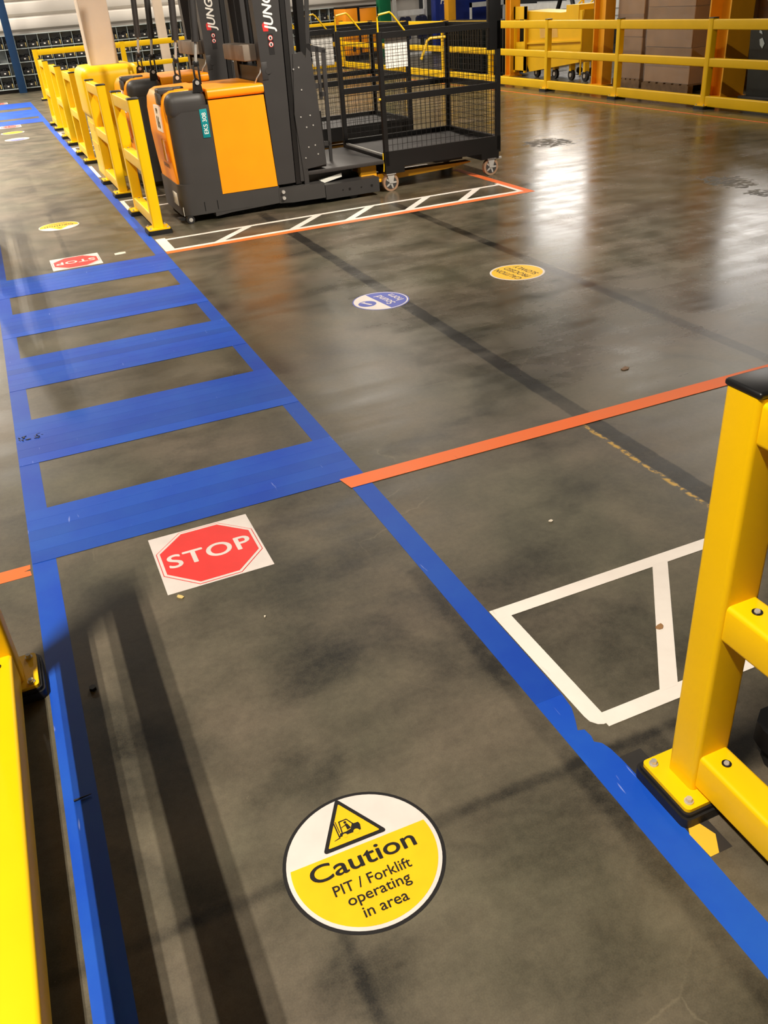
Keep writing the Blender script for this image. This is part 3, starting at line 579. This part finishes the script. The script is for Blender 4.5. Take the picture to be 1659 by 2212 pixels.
# ------------------------------------------------------------------ mesh cages on castors
def wire_panel(t, p0, p1, z0, z1, pitch=0.052):
    """grid of wires between two floor points"""
    a = Vector((p0[0], p0[1], 0)); b = Vector((p1[0], p1[1], 0)); L = (b-a).length; d = (b-a).normalized(); n = Vector((-d.y, d.x, 0))*0.0016
    g = MB(); k = 1
    def bar(q0, q1, off, w):
        v = [q0-w, q0+w, q1+w, q1-w]
        for s in (1, -1): g.bm.faces.new([g.bm.verts.new(x+n*s) for x in (v if s > 0 else v[::-1])])
        g.bm.faces.new([g.bm.verts.new(x) for x in (v[0]+n, v[0]-n, v[3]-n, v[3]+n)]); g.bm.faces.new([g.bm.verts.new(x) for x in (v[1]+n, v[2]+n, v[2]-n, v[1]-n)])
    while k*pitch < L:
        q = a+d*k*pitch; bar(q+Vector((0, 0, z0)), q+Vector((0, 0, z1)), 0, d*0.0016); k += 1
    z = z0+pitch
    while z < z1:
        bar(a+Vector((0, 0, z)), b+Vector((0, 0, z)), 0, Vector((0, 0, 0.0016))); z += pitch
    return g.build('wire_mesh', 'black_metal', t, smooth=False, kind='stuff')
def make_cage(loc, label):
    T = thing('mesh_cage', label, 'cage trolley', loc, 0, 'black mesh cages standing on the truck forks')
    LX, LY, H = 1.28, 1.13, 1.38; P = 0.045
    for x in (0, LX-P):
        for y in (0, LY-P): MB().tubebox(x, x+P, y, y+P, 0.24, H, 2, 0.004, 1).build('corner_post', 'black_metal', T)
    for y in (0, LY-P):
        MB().box(P, LX-P, y+0.003, y+P-0.003, H-0.055, H-0.005).build('top_rail', 'black_metal', T)
        MB().box(P, LX-P, y+0.006, y+P-0.006, 0.80, 0.855).build('middle_rail', 'black_metal', T)
        wire_panel(T, (P, y+P/2), (LX-P, y+P/2), 0.37, H-0.05)
    MB().box(LX-P+0.003, LX-0.003, P, LY-P, H-0.055, H-0.005).build('top_rail', 'black_metal', T)
    MB().box(LX-P+0.006, LX-0.006, P, LY-P, 0.80, 0.855).build('middle_rail', 'black_metal', T)
    wire_panel(T, (LX-P/2, P), (LX-P/2, LY-P), 0.37, H-0.05)
    b = MB(); b.box(0, LX, 0, 0.05, 0.22, 0.37); b.box(0, LX, LY-0.05, LY, 0.22, 0.37); b.box(LX-0.05, LX, 0.05, LY-0.05, 0.22, 0.37); b.box(0, 0.04, 0.05, LY-0.05, 0.24, 0.325); b.build('base_frame', 'black_metal', T)
    MB().box(0.04, LX-0.05, 0.05, LY-0.05, 0.29, 0.325).build('deck', 'deck', T)
    MB().box(0.01, 0.035, 0.05, LY-0.05, 0.326, 0.34).build('edge_strip', 'steel', T)
    b = MB()
    for x in (0.0, LX-0.22): b.box(x, x+0.20, 0.0, LY, 0.16 if x else 0.165, 0.22)
    b.box(0.55, 0.85, 0.02, LY-0.02, 0.20, 0.24); b.build('underframe', 'black_metal', T)
    # two yellow handles on the top rails
    for y in (P/2, LY-P/2):
        MB().tube([(0.015, y, H-0.005), (0.015, y, H+0.11), (0.03, y, H+0.135), (0.06, y, H+0.14), (0.10, y, H+0.145), (0.14, y, H+0.15), (0.165, y, H+0.13), (0.28, y, H-0.005)], 0.0085).build('handle', 'yellow_scuffed', T)
    MB().tube([(-0.012, 0.02, 0.36), (-0.014, 0.02, 0.30), (-0.010, 0.018, 0.25), (-0.014, 0.02, 0.19)], 0.005).build('yellow_chain', 'yellow_scuffed', T)
    MB().cyl((-0.02, 0.02, 0.83), (0.05, 0.02, 0.83), 0.011, n=10).build('latch', 'yellow_scuffed', T)
    for x, sw in ((0.055, 0), (LX-0.10, 1)):
        for y in (0.04, LY-0.08):
            b = MB(); b.box(x-0.05, x+0.05, y-0.04, y+0.04, 0.158, 0.168); b.prism([(x-0.04, 0.16), (x+0.04, 0.16), (x+0.018, 0.075), (x-0.018, 0.075)], y-0.03, y-0.024, 'xz'); b.prism([(x-0.04, 0.16), (x+0.04, 0.16), (x+0.018, 0.075), (x-0.018, 0.075)], y+0.024, y+0.03, 'xz')
            if sw: b.box(x+0.02, x+0.12, y-0.03, y-0.01, 0.15, 0.17, 0.003)
            k = b.build('castor_fork', 'steel', T)
            MB().cyl((x, y-0.02, 0.082), (x, y+0.02, 0.082), 0.082, n=28).build('castor_tyre', 'tyre', k)
            b = MB().cyl((x, y-0.0225, 0.082), (x, y+0.0225, 0.082), 0.06, n=24); b.build('castor_hub', 'charcoal', k)
            b = MB()
            for q in range(5): a = q*2*PI/5; b.prism([(x+0.012*math.cos(a-1), 0.082+0.012*math.sin(a-1)), (x+0.058*math.cos(a-0.12), 0.082+0.058*math.sin(a-0.12)), (x+0.058*math.cos(a+0.12), 0.082+0.058*math.sin(a+0.12)), (x+0.012*math.cos(a+1), 0.082+0.012*math.sin(a+1))], y-0.0245, y+0.0245, 'xz')
            b.build('castor_spokes', 'steel', k)
    return T
cg = make_cage((3.425, 8.12, 0), 'black wire mesh cage with yellow handles and castors, standing nearest the camera')
MB().box(1.155, 1.28, 0.0, 0.06, 1.14, 1.95, 0.004).build('mast_cover', 'black_plastic', cg, label='tall black upright box at the cage corner')
MB().tube([(0.93, 1.06, 1.05), (1.0, 1.04, 1.22), (1.03, 1.03, 1.24), (1.2, 1.02, 1.24)], 0.014).build('bar', 'yellow_scuffed', cg)
c2 = copy_tree(cg, None, (3.425, 10.21, 0)); c2['label'] = 'second black wire mesh cage, behind the nearest one'
for ch in list(c2.children):
    if ch.name.startswith(('mast_cover', 'bar')): bpy.data.objects.remove(ch)
t = thing('paper_notice', 'white paper notice hung inside the near side of the first mesh cage', 'notice', (3.62, 8.17, 1.08))
MB((3.62, 8.17, 1.08)).box(3.51, 3.735, 8.168, 8.170, 1.08, 1.325).build('sheet', 'white_print', t, smooth=False)
MB((3.62, 8.17, 1.08)).cyl((3.54, 8.165, 1.33), (3.70, 8.165, 1.33), 0.003, n=6).build('hanger_wire', 'black_metal', t)
t = thing('paper_notice', 'white paper notice hung inside the second mesh cage', 'notice', (3.62, 10.26, 1.08))
MB((3.62, 10.26, 1.08)).box(3.52, 3.78, 10.258, 10.260, 1.02, 1.325).build('sheet', 'white_print', t, smooth=False)

# ------------------------------------------------------------------ column with its protector
t = tag(MB((1.42, 11.75, 0)).tubebox(1.26, 1.585, 11.6, 11.9, 0, 7, 2, 0.012, 3).build('building_column', 'column_white'), 'cream white square building column rising behind the trucks', 'column')
t = thing('column_protector', 'bulky yellow plastic protector around the white column', 'column protector', (1.42, 11.75, 0))
b = MB((1.42, 11.75, 0)); x0, x1, y0, y1 = 1.10, 1.77, 11.3, 12.2
def chring(x0, x1, y0, y1, c): return [(x0+c, y0), (x1-c, y0), (x1, y0+c), (x1, y1-c), (x1-c, y1), (x0+c, y1), (x0, y1-c), (x0, y0+c)]
b.prism(chring(x0+0.03, x1-0.03, y0+0.03, y1-0.03, 0.12), 0.0, 0.75); b.box(x0, x1, y0, y1, 0.62, 1.19, 0.10, 5); pb = b.build('shell', 'yellow', t)
for z in (0.3, 0.52):
    b = MB((1.42, 11.75, 0)); b.prism(chring(x0+0.025, x1-0.025, y0+0.025, y1-0.025, 0.12), z, z+0.07); b.build('strap', 'yellow_scuffed', t)

# ------------------------------------------------------------------ racking with black packs along the back wall
RX0, NCOL, CW = 0.30, 34, 0.30
zs = [0.10, 0.41, 0.72, 1.04, 1.36]
Lr = (RX0, 27.8, 0); rk = thing('storage_rack', 'long grey rack of open compartments holding black packs along the back wall', 'storage rack', Lr)
for z in zs[:4]+[1.36]:
    MB(Lr).box(RX0, RX0+NCOL*CW, 27.75, 28.05, z-0.01, z+0.01).build('shelf', 'shelf_grey', rk)
MB(Lr).box(RX0, RX0+NCOL*CW, 28.03, 28.05, 0.02, 1.36).build('back_panel', 'back_grey', rk)
MB(Lr).box(RX0, RX0+NCOL*CW, 27.85, 28.05, 0.0, 0.088).build('plinth', 'black_metal', rk)
for c in range(NCOL+1):
    x = RX0+c*CW; MB(Lr).box(x-0.004, x+0.004, 27.76, 28.03, 0.112, 1.348).build('divider', 'shelf_grey', rk)
def pack_mesh(k):
    b = MB(); rr = random.Random(k); h = 0.17+0.04*(k % 2)
    n = 5
    b.box(-0.12, 0.10, -0.11, 0.11, 0.0, h*0.62, 0.02, 2)
    for i in range(n): b.ball((-0.09+0.045*i, rr.uniform(-0.03, 0.03), h*0.62+rr.uniform(-0.01, 0.03)), 0.05, (1, 1.5, rr.uniform(0.7, 1.3)), 1)
    return b
pm = []
for k in range(4):
    o = pack_mesh(k).build('fabric_pack', 'bag_black'); lb = MB().box(-0.02, 0.025, -0.120, -0.112, 0.05, 0.08).build('label_tag', 'white_print', o)
    MB().box(0.105, 0.125, -0.11, -0.05, 0.02, 0.12, 0.004).build('cream_tab', 'tag_cream', o)
    pm.append(o)
used = [False]*4
lv_name = ['bottom', 'second', 'third', 'top']
for r_ in range(4):
    for c in range(NCOL):
        if random.random() < 0.07: continue
        k = random.randrange(4); src = pm[k]
        x = RX0+(c+0.5)*CW-0.005; z = zs[r_]+0.0125
        if not used[k]: o = src; used[k] = True; o.location = (x, 27.89, z)
        else: o = copy_tree(src, None, (x, 27.89, z))
        where = 'left of the blue post' if x < 1.0 else 'between the blue post and the cream column' if x < 3.2 else 'between the cream column and the thin white column' if x < 5.2 else 'right of the thin white column'
        tag(o, 'black fabric pack, '+lv_name[r_]+' rack shelf, '+where, 'pack', 'black packs on the '+lv_name[r_]+' rack shelf '+where)
tag(MB((1.08, 27.55, 0)).box(0.98, 1.18, 27.5, 27.62, 0, 5, 0.005).build('steel_post', 'blue_steel'), 'dark blue upright post at the far left in front of the racking', 'post')
tag(MB((4.6, 26.2, 0)).tubebox(4.74, 4.96, 26.1, 26.3, 0, 6, 2, 0.01).build('building_column', 'column_white'), 'thin distant white column behind the second truck', 'column')

# ------------------------------------------------------------------ things beyond the far corner of the guard rail
Lt = (10.06, 26.0, 0); t = thing('parked_truck', 'distant orange truck body with black band, left of the green post', 'truck', Lt)
MB(Lt).box(10.02, 10.40, 26.0, 26.9, 0.15, 1.33, 0.02).build('front_panel', 'orange', t)
MB(Lt).box(10.40, 10.47, 26.02, 26.9, 0.12, 1.33).build('black_band', 'black_metal', t)
MB(Lt).box(10.47, 11.0, 26.03, 26.9, 0.2, 1.31, 0.015).build('side_panel', 'orange', t)
MB(Lt).box(10.02, 11.0, 26.0, 26.9, 1.33, 1.38, 0.01).build('top_plate', 'black_metal', t)
MB(Lt).box(10.05, 11.0, 26.05, 26.85, 0.03, 0.2).build('base', 'black_metal', t)
MB(Lt).box(10.18, 10.26, 25.99, 26.0, 0.25, 0.42).build('slot', 'black_metal', t)
tag(MB((11.25, 26.0, 0)).box(11.05, 11.40, 25.9, 26.15, 0, 6, 0.006).build('steel_post', 'green_steel'), 'dark green steel upright beyond the cages', 'post')
Lw = (11.9, 26.2, 0); t = thing('clothes_rail', 'white metal frame hung with dark jackets right of the green post', 'clothes rail', Lw)
for x in (11.62, 12.60): MB(Lw).box(x, x+0.09, 26.2, 26.28, 0.05, 2.2).build('upright', 'white_frame', t)
MB(Lw).box(11.72, 12.6, 26.18, 26.28, 1.02, 1.16).build('cross_bar', 'white_frame', t)
MB(Lw).box(11.6, 12.69, 26.0, 26.5, 0.0, 0.05).build('base', 'white_frame', t)
for k, x in enumerate((11.85, 12.0, 12.35, 12.5)):
    b = MB(Lw); b.prism([(x-0.05, 0.42), (x-0.01, 0.40), (x+0.06, 0.43), (x+0.075, 0.7), (x+0.10, 0.62), (x+0.12, 0.66), (x+0.085, 0.95), (x+0.03, 1.0), (x-0.03, 1.0), (x-0.08, 0.95), (x-0.11, 0.66), (x-0.09, 0.62), (x-0.06, 0.7)], 26.06-0.02*k, 26.17-0.02*k, 'xz'); b.build('jacket', 'navy_cloth', t)
tag(MB((11.45, 26.6, 0)).box(11.42, 11.58, 26.5, 26.6, 0, 1.9).build('hose_bundle', 'black_plastic'), 'black hose bundle between green post and white frame', 'hoses')
Lb = (13.0, 25.7, 0); t = thing('banner_stand', 'blue cabinet with white FAST lettering behind the orange column', 'cabinet', Lb)
MB(Lb).box(12.72, 13.25, 25.7, 26.0, 0.12, 2.2, 0.01).build('body', 'royal_blue', t)
for x in (12.75, 13.18): MB(Lb).box(x, x+0.05, 25.75, 25.95, 0, 0.12).build('foot', 'black_metal', t)
text('FAST', 0.24, 'white_print', t, (-0.13, -0.003, 1.32), (1, 0, 0), (0, 0, 1), off=0.006, align='LEFT', shear=0.2)
tag(MB((12.7, 24.8, 0)).box(12.62, 12.86, 24.7, 24.95, 0, 6, 0.006).build('steel_column', 'column_orange'), 'orange steel column in front of the blue cabinet', 'column')
tag(MB((14.1, 25.8, 0)).box(13.3, 14.95, 25.8, 25.95, 0.1, 3, 0.01).build('panel_board', 'royal_blue'), 'large plain dark blue panel right of the orange column', 'panel')
Lc = (13.9, 25.3, 0); t = thing('metal_frame', 'white metal frame in front of the blue panel', 'frame', Lc)
for x in (13.65, 14.75): MB(Lc).box(x, x+0.05, 25.3, 25.36, 0, 1.22).build('upright', 'white_frame', t)
MB(Lc).box(13.65, 14.8, 25.3, 25.36, 1.10, 1.22).build('cross_bar', 'white_frame', t)
# black ribbed cabinets just beyond the rail, seen through the cage
Lk = (10.6, 18.2, 0)
for k, (yy, wd, what) in enumerate(((17.3, 0.95, 'right-hand'), (18.35, 0.95, 'middle'), (19.4, 0.95, 'left-hand'))):
    Lq = (10.4, yy, 0); t = thing('ribbed_cabinet', 'black ribbed cabinet beyond the rail, '+what+' of three in a row', 'cabinet', Lq, 0, 'black ribbed cabinets beyond the rail')
    MB(Lq).box(10.2, 10.7, yy, yy+wd, 0.03, 0.96).build('body', 'dark_green', t)
    for q in range(8): MB(Lq).box(10.175, 10.2, yy+0.04+q*0.115, yy+0.09+q*0.115, 0.05, 0.94).build('rib', 'black_metal', t)
    MB(Lq).box(10.15, 10.72, yy-0.01, yy+wd+0.01, 0.96, 1.0, 0.01).build('lid', 'black_metal', t)

# ------------------------------------------------------------------ things beyond the long right rail
def hbeam(x, y, w, d, label):
    L = (x, y, 0); t = thing('steel_column', label, 'column', L)
    MB(L).box(x, x+w, y, y+0.025, 0, 5).build('flange', 'column_orange', t); MB(L).box(x, x+w, y+d-0.025, y+d, 0, 5).build('flange', 'column_orange', t)
    MB(L).box(x+w/2-0.012, x+w/2+0.012, y+0.025, y+d-0.025, 0, 5).build('web', 'column_orange', t)
    MB(L).box(x-0.04, x+w+0.04, y-0.04, y+d+0.04, 0, 0.025).build('foot_plate', 'column_orange', t)
hbeam(10.02, 13.8, 0.2, 0.32, 'orange steel column between the yellow cart and the carton stacks')
hbeam(9.85, 10.68, 0.42, 0.42, 'orange steel column right of the large wrapped carton stack')
hbeam(10.1, 17.05, 0.22, 0.2, 'orange steel column at the left end of the yellow cart')
Lc = (10.6, 15.7, 0); t = thing('tilt_cart', 'large yellow tipping cart with sloped tub beyond the right rail', 'cart', Lc)
b = MB(Lc); b.prism([(14.85, 0.32), (16.55, 0.10), (16.7, 0.30), (16.8, 1.16), (15.5, 1.12), (14.75, 1.16), (14.8, 0.72)], 10.25, 10.82, 'yz'); b.build('tub', 'cart_yellow', t)
MB(Lc).prism([(14.76, 0.66), (16.75, 0.58), (16.75, 0.61), (14.76, 0.69)], 10.22, 10.25, 'yz').build('tub_rim', 'cart_yellow', t)
b = MB(Lc)
for y in (16.62, 17.0): b.box(10.18, 10.23, y, y+0.05, 0.08, 1.24)
b.box(10.18, 10.22, 16.62, 17.05, 1.02, 1.24); b.box(10.18, 10.22, 16.62, 17.05, 0.12, 0.40); b.build('end_frame', 'cart_yellow', t)
MB(Lc).box(10.2, 10.6, 16.66, 17.0, 0.4, 0.62).build('guard_mesh', 'yellow_scuffed', t)
MB(Lc).box(10.24, 10.8, 14.9, 15.3, 1.0, 1.24).build('head_plate', 'cart_yellow', t)
MB(Lc).prism([(15.55, 0.72), (16.15, 0.70), (16.2, 0.95), (15.6, 1.0)], 10.235, 10.25, 'yz').build('plastic_bag', 'film', t)
b = MB(Lc); b.tube([(10.2, 14.72, 0.12), (10.2, 14.72, 1.15)], 0.015); b.build('pull_bar', 'yellow_scuffed', t)
for y in (14.75, 15.2, 15.75, 16.4):
    k = MB(Lc).cyl((10.32, y, 0.09), (10.37, y, 0.09), 0.09, n=20).build('wheel', 'tyre_black', t); MB(Lc).cyl((10.31, y, 0.09), (10.38, y, 0.09), 0.035, n=12).build('wheel_hub', 'steel', k)
    MB(Lc).box(10.30, 10.40, y-0.03, y+0.03, 0.16, 0.32).build('wheel_bracket', 'yellow_scuffed', t)
Ll = (11.15, 16.0, 0); t = thing('step_ladder', 'yellow mobile step ladder left of the orange column', 'ladder', Ll)
for y in (15.78, 16.16):
    MB(Ll).tube([(11.20, y, 0.05), (11.20, y, 1.5), (11.25, y, 1.6), (11.45, y, 1.6)], 0.02).build('stile', 'yellow', t)
    MB(Ll).tube([(11.20, y, 0.75), (10.97, y, 0.9), (10.95, y, 1.1), (11.20, y, 1.3)], 0.016).build('hand_rail', 'yellow', t)
for z in (0.35, 0.62, 0.9, 1.18): MB(Ll).box(11.15, 11.40, 15.8, 16.14, z, z+0.03).build('tread', 'yellow', t)
for y in (15.78, 16.16): MB(Ll).cyl((11.18, y-0.02, 0.06), (11.18, y+0.02, 0.06), 0.06, n=16).build('wheel', 'tyre_black', t)
tag(MB((10.35, 14.5, 0)).cyl((10.3, 14.35, 0.0), (10.42, 14.75, 1.75), 0.014, n=10).build('wooden_pole', 'cardboard'), 'long pale pole leaning beside the yellow cart', 'pole')
def pallet_stack(x0, x1, y0, y1, tiers, where):
    L = ((x0+x1)/2, (y0+y1)/2, 0); t = thing('pallet', 'wooden pallet under the '+where, 'pallet', L)
    n = 6
    for i in range(n):
        yy = y0+(y1-y0)*(i+0.1)/n; MB(L).box(x0, x1, yy, yy+(y1-y0)*0.12, 0.11, 0.13).build('deck_board', 'wood', t)
    for i in range(3):
        xx = x0+(x1-x0-0.1)*i/2; MB(L).box(xx, xx+0.1, y0, y1, 0.02, 0.11).build('stringer', 'wood', t)
        MB(L).box(xx, xx+0.1, y0, y1, 0.0, 0.02).build('bottom_board', 'wood', t)
    z = 0.131
    for i, h in enumerate(tiers):
        e = random.uniform(-0.008, 0.008); L = ((x0+x1)/2, (y0+y1)/2, z)
        lvl = ['bottom', 'second', 'third', 'top'][i] if len(tiers) > 3 else ['bottom', 'middle', 'top'][i]
        c = thing('carton', 'brown cardboard carton, '+lvl+' of the '+where, 'carton', L, 0, 'cartons in the wrapped stacks')
        MB(L).box(x0+0.02+e, x1-0.02+e, y0+0.02, y1-0.02, z, z+h-0.004, 0.006, 1).build('box_body', 'cardboard', c)
        MB(L).box(x0+0.016+e, x0+0.02+e, y0+0.03, y1-0.03, z+h*0.46, z+h*0.54).build('packing_tape', 'tape_brown', c)
        for fx in (0, 1):
            g = MB(L); n = 9; rr = random.Random(i+int(x0*10)+fx)
            grid = [[(x0+0.012+e-rr.uniform(0, 0.012), y0+0.02+(y1-y0-0.04)*a/n, z+h*b_/5) if fx == 0 else (x0+0.02+(x1-x0-0.04)*a/n+e, y0+0.014-rr.uniform(0, 0.012), z+h*b_/5) for b_ in range(6)] for a in range(n+1)]
            for a in range(n):
                for b_ in range(5): g.quad(grid[a][b_], grid[a+1][b_], grid[a+1][b_+1], grid[a][b_+1])
            g.build('stretch_film', 'film', c)
        z += h
pallet_stack(10.18, 11.2, 12.98, 13.72, [0.62, 0.62, 0.55], 'narrow carton stack by the orange column')
pallet_stack(10.05, 11.3, 11.62, 12.75, [0.5, 0.55, 0.5, 0.4], 'large wrapped carton stack in the middle')
pallet_stack(11.3, 12.3, 10.95, 11.9, [0.6, 0.65, 0.5], 'carton stack behind the right orange column')
t = thing('paper_notice', 'white paper label stuck on the large wrapped carton stack', 'notice', (10.5, 11.6, 1.2))
MB((10.5, 11.6, 1.2)).box(10.30, 10.52, 11.598, 11.601, 1.18, 1.36).build('sheet', 'white_print', t, smooth=False)
t = thing('paper_notice', 'white paper notice with black print on the carton stack behind the right orange column', 'notice', (11.28, 11.3, 1.2))
MB((11.28, 11.3, 1.2)).box(11.27, 11.275, 11.18, 11.48, 1.16, 1.5).build('sheet', 'white_print', t, smooth=False)
MB((11.28, 11.3, 1.2)).box(11.266, 11.269, 11.24, 11.42, 1.37, 1.40).build('printed_line', 'black_print', t, smooth=False)
MB((11.28, 11.3, 1.2)).box(11.266, 11.269, 11.26, 11.40, 1.28, 1.31).build('printed_line', 'black_print', t, smooth=False)
Lk = (10.3, 9.95, 0); t = thing('waste_bin', 'tall dark green-black bin with torn white sticker at the right edge', 'bin', Lk)
b = MB(Lk); b.prism([(9.45, 0.06), (10.34, 0.06), (10.42, 0.93), (9.37, 0.93)], 10.0, 10.6, 'yz'); b.build('body', 'dark_green', t)
MB(Lk).box(9.97, 10.63, 9.35, 10.44, 0.93, 0.97, 0.01).build('lid', 'dark_green', t)
MB(Lk).box(9.95, 10.65, 9.4, 10.45, 0.0, 0.06, 0.01).build('foot', 'black_metal', t)
b = MB(Lk); b.prism([(10.12, 0.72), (10.15, 0.66), (10.2, 0.70), (10.22, 0.77), (10.17, 0.79)], 9.992, 9.996, 'yz'); b.prism([(10.18, 0.83), (10.24, 0.85), (10.24, 0.88), (10.2, 0.87)], 9.992, 9.996, 'yz'); b.build('torn_sticker', 'shelf_grey', t)
t = thing('sign_box', 'small dark box with a white square sign above the bin', 'sign', (10.85, 10.75, 0))
MB((10.85, 10.75, 0)).box(10.83, 10.86, 10.6, 10.66, 0, 1.0).build('stand', 'yellow_scuffed', t)
MB((10.85, 10.75, 0)).box(10.78, 10.84, 10.62, 10.86, 0.86, 1.10).build('sign_plate', 'black_plastic', t)
MB((10.85, 10.75, 0)).box(10.776, 10.779, 10.70, 10.80, 0.93, 1.05).build('white_square', 'white_print', t)
MB((10.85, 10.75, 0)).box(10.772, 10.775, 10.72, 10.78, 0.96, 1.02).build('pictogram', 'black_print', t)
Lm = (12.6, 10.6, 0); t = thing('mesh_guard', 'yellow mesh machine guard at the top right corner', 'machine guard', Lm)
MB(Lm).box(12.5, 12.55, 8.6, 12.4, 0.0, 1.0).build('lower_panel', 'yellow_scuffed', t)
MB(Lm).box(12.48, 12.56, 8.6, 12.4, 1.0, 1.08).build('cross_rail', 'black_metal', t)
MB(Lm).box(12.5, 12.55, 8.6, 12.4, 1.08, 2.2).build('upper_panel', 'yellow_scuffed', t)
for y in (8.6, 9.8, 11.0, 12.3): MB(Lm).box(12.44, 12.5, y, y+0.08, 0, 2.2).build('post', 'yellow', t)
Lm = (14.4, 18, 0)
for k, (xx, what) in enumerate(((14.2, 'near'), (16.2, 'far'))):
    Lm = (xx, 20, 0); t = thing('conveyor', 'white side framed conveyor behind the yellow cart, the '+what+' of two', 'conveyor', Lm, 0, 'white conveyors behind the cart')
    MB(Lm).box(xx, xx+0.06, 12, 24.2, 0.72, 1.12).build('side_frame', 'white_frame', t); MB(Lm).box(xx+1.0, xx+1.06, 12, 24.2, 0.72, 1.12).build('side_frame', 'white_frame', t)
    MB(Lm).box(xx+0.06, xx+1.0, 12, 24.2, 1.0, 1.04).build('belt', 'black_plastic', t)
    for q in range(5): MB(Lm).box(xx+0.02, xx+0.08, 12.3+q*2.9, 12.4+q*2.9, 0, 0.72).build('leg', 'white_frame', t)
    for z in (0.80, 0.95): MB(Lm).box(xx-0.004, xx, 12, 24.2, z, z+0.03).build('stripe', 'back_grey', t)
Lm = (13.2, 19.6, 0); t = thing('black_trestle', 'black A-shaped frame standing above the yellow cart rim', 'frame', Lm)
for a, b_ in (((13.2, 18.9, 0.0), (13.2, 19.7, 1.6)), ((13.2, 20.6, 0.0), (13.2, 19.8, 1.6))): MB(Lm).tube([a, b_], 0.055, 6).build('leg', 'black_plastic', t)
MB(Lm).tube([(13.2, 18.85, 0.98), (13.2, 20.65, 0.98)], 0.06, 6).build('cross_bar', 'black_plastic', t)
tag(MB((14.0, 17.4, 0)).box(13.7, 14.0, 17.3, 17.7, 0.0, 1.28, 0.01).build('storage_crate', 'red_print'), 'dark red crate behind the yellow cart', 'crate')

# ------------------------------------------------------------------ black truck foot beside the right post
Lf = (1.45, 1.02, 0); t = thing('truck_outrigger', 'black steel truck foot with a bright bolt at the right edge, behind the barrier rail', 'truck foot', Lf)
b = MB(Lf); b.prism([(1.325, 1.03), (1.335, 1.06), (1.37, 1.085), (1.43, 1.085), (1.43, 0.3), (1.325, 0.3)], 0.06, 0.12); b.build('arm', 'black_metal', t)
b = MB(Lf); b.prism([(1.345, 1.02), (1.36, 1.05), (1.42, 1.05), (1.42, 0.3), (1.345, 0.3)], 0.0, 0.06); b.build('skid', 'rubber', t)
MB(Lf).cyl((1.385, 1.045, 0.12), (1.385, 1.045, 0.135), 0.014, n=12).build('bolt', 'steel', t)

# ------------------------------------------------------------------ small debris
def scrap(x, y, s, rz, m, label, name='scrap', cat='litter', h=0.003):
    rr = random.Random(int(x*1000+y*77)); pts = [(s*(1 if i % 2 else 0.7)*math.cos(a)*rr.uniform(0.7, 1.1), s*0.55*math.sin(a)*rr.uniform(0.6, 1.1)) for i, a in enumerate([k*2*PI/8 for k in range(8)])]
    o = MB().prism(pts, 0, h).build(name, m, smooth=False); o.location = (x, y, 0.0014 if name == 'scrap' else 0.0); o.rotation_euler = (0, 0, rz); tag(o, label, cat)
scrap(1.46, 1.562, 0.02, 0.3, 'cardboard', 'brown splinter of card lying on the slanted white bar')
scrap(2.599, 3.247, 0.035, 0.5, 'tape_brown', 'torn tan paper scrap on the floor above the orange line')
scrap(0.399, 2.191, 0.006, 1.2, 'scrap', 'tiny white chip on the floor below the near stop sticker')
scrap(1.505, 2.227, 0.012, 0.2, 'scrap', 'small pale chip on the floor above the white tape box')
scrap(0.711, 7.433, 0.07, 0.1, 'scrap', 'pale paper scrap right of the upside-down stop sticker')
scrap(0.173, 2.434, 0.018, -0.9, 'tag_cream', 'small dry leaf-like scrap at the lower edge of the near stop sticker')
o = MB().cyl((0, 0, 0.0), (0, 0, 0.010), 0.011, n=6).build('hex_nut', 'black_metal'); o.location = (-0.157, 2.106, 0); tag(o, 'small black hex nut lying right of the left blue line', 'nut')
o = MB().cyl((-0.022, 0, 0.003), (0.022, 0.003, 0.003), 0.003, 0.001, n=6).build('splinter', 'black_print'); o.location = (-0.232, 1.697, 0.001); tag(o, 'black torn tape splinter on the left blue line', 'litter')
b = MB(); rr = random.Random(5)
for q in range(14):
    x, y, a = rr.uniform(-0.05, 0.05), rr.uniform(-0.03, 0.03), rr.uniform(0, 6.3); l = rr.uniform(0.01, 0.03)
    b.prism([(x, y), (x+l*math.cos(a), y+l*math.sin(a)), (x+l*0.7*math.cos(a+0.35), y+l*0.7*math.sin(a+0.35))], 0.0026, 0.0032+0.0003*q)
o = b.build('tape_tear', 'tape_black', smooth=False); o.location = (-0.208, 4.06, 0); tag(o, 'dark torn patch at the left end of the second blue band', 'tape tear')
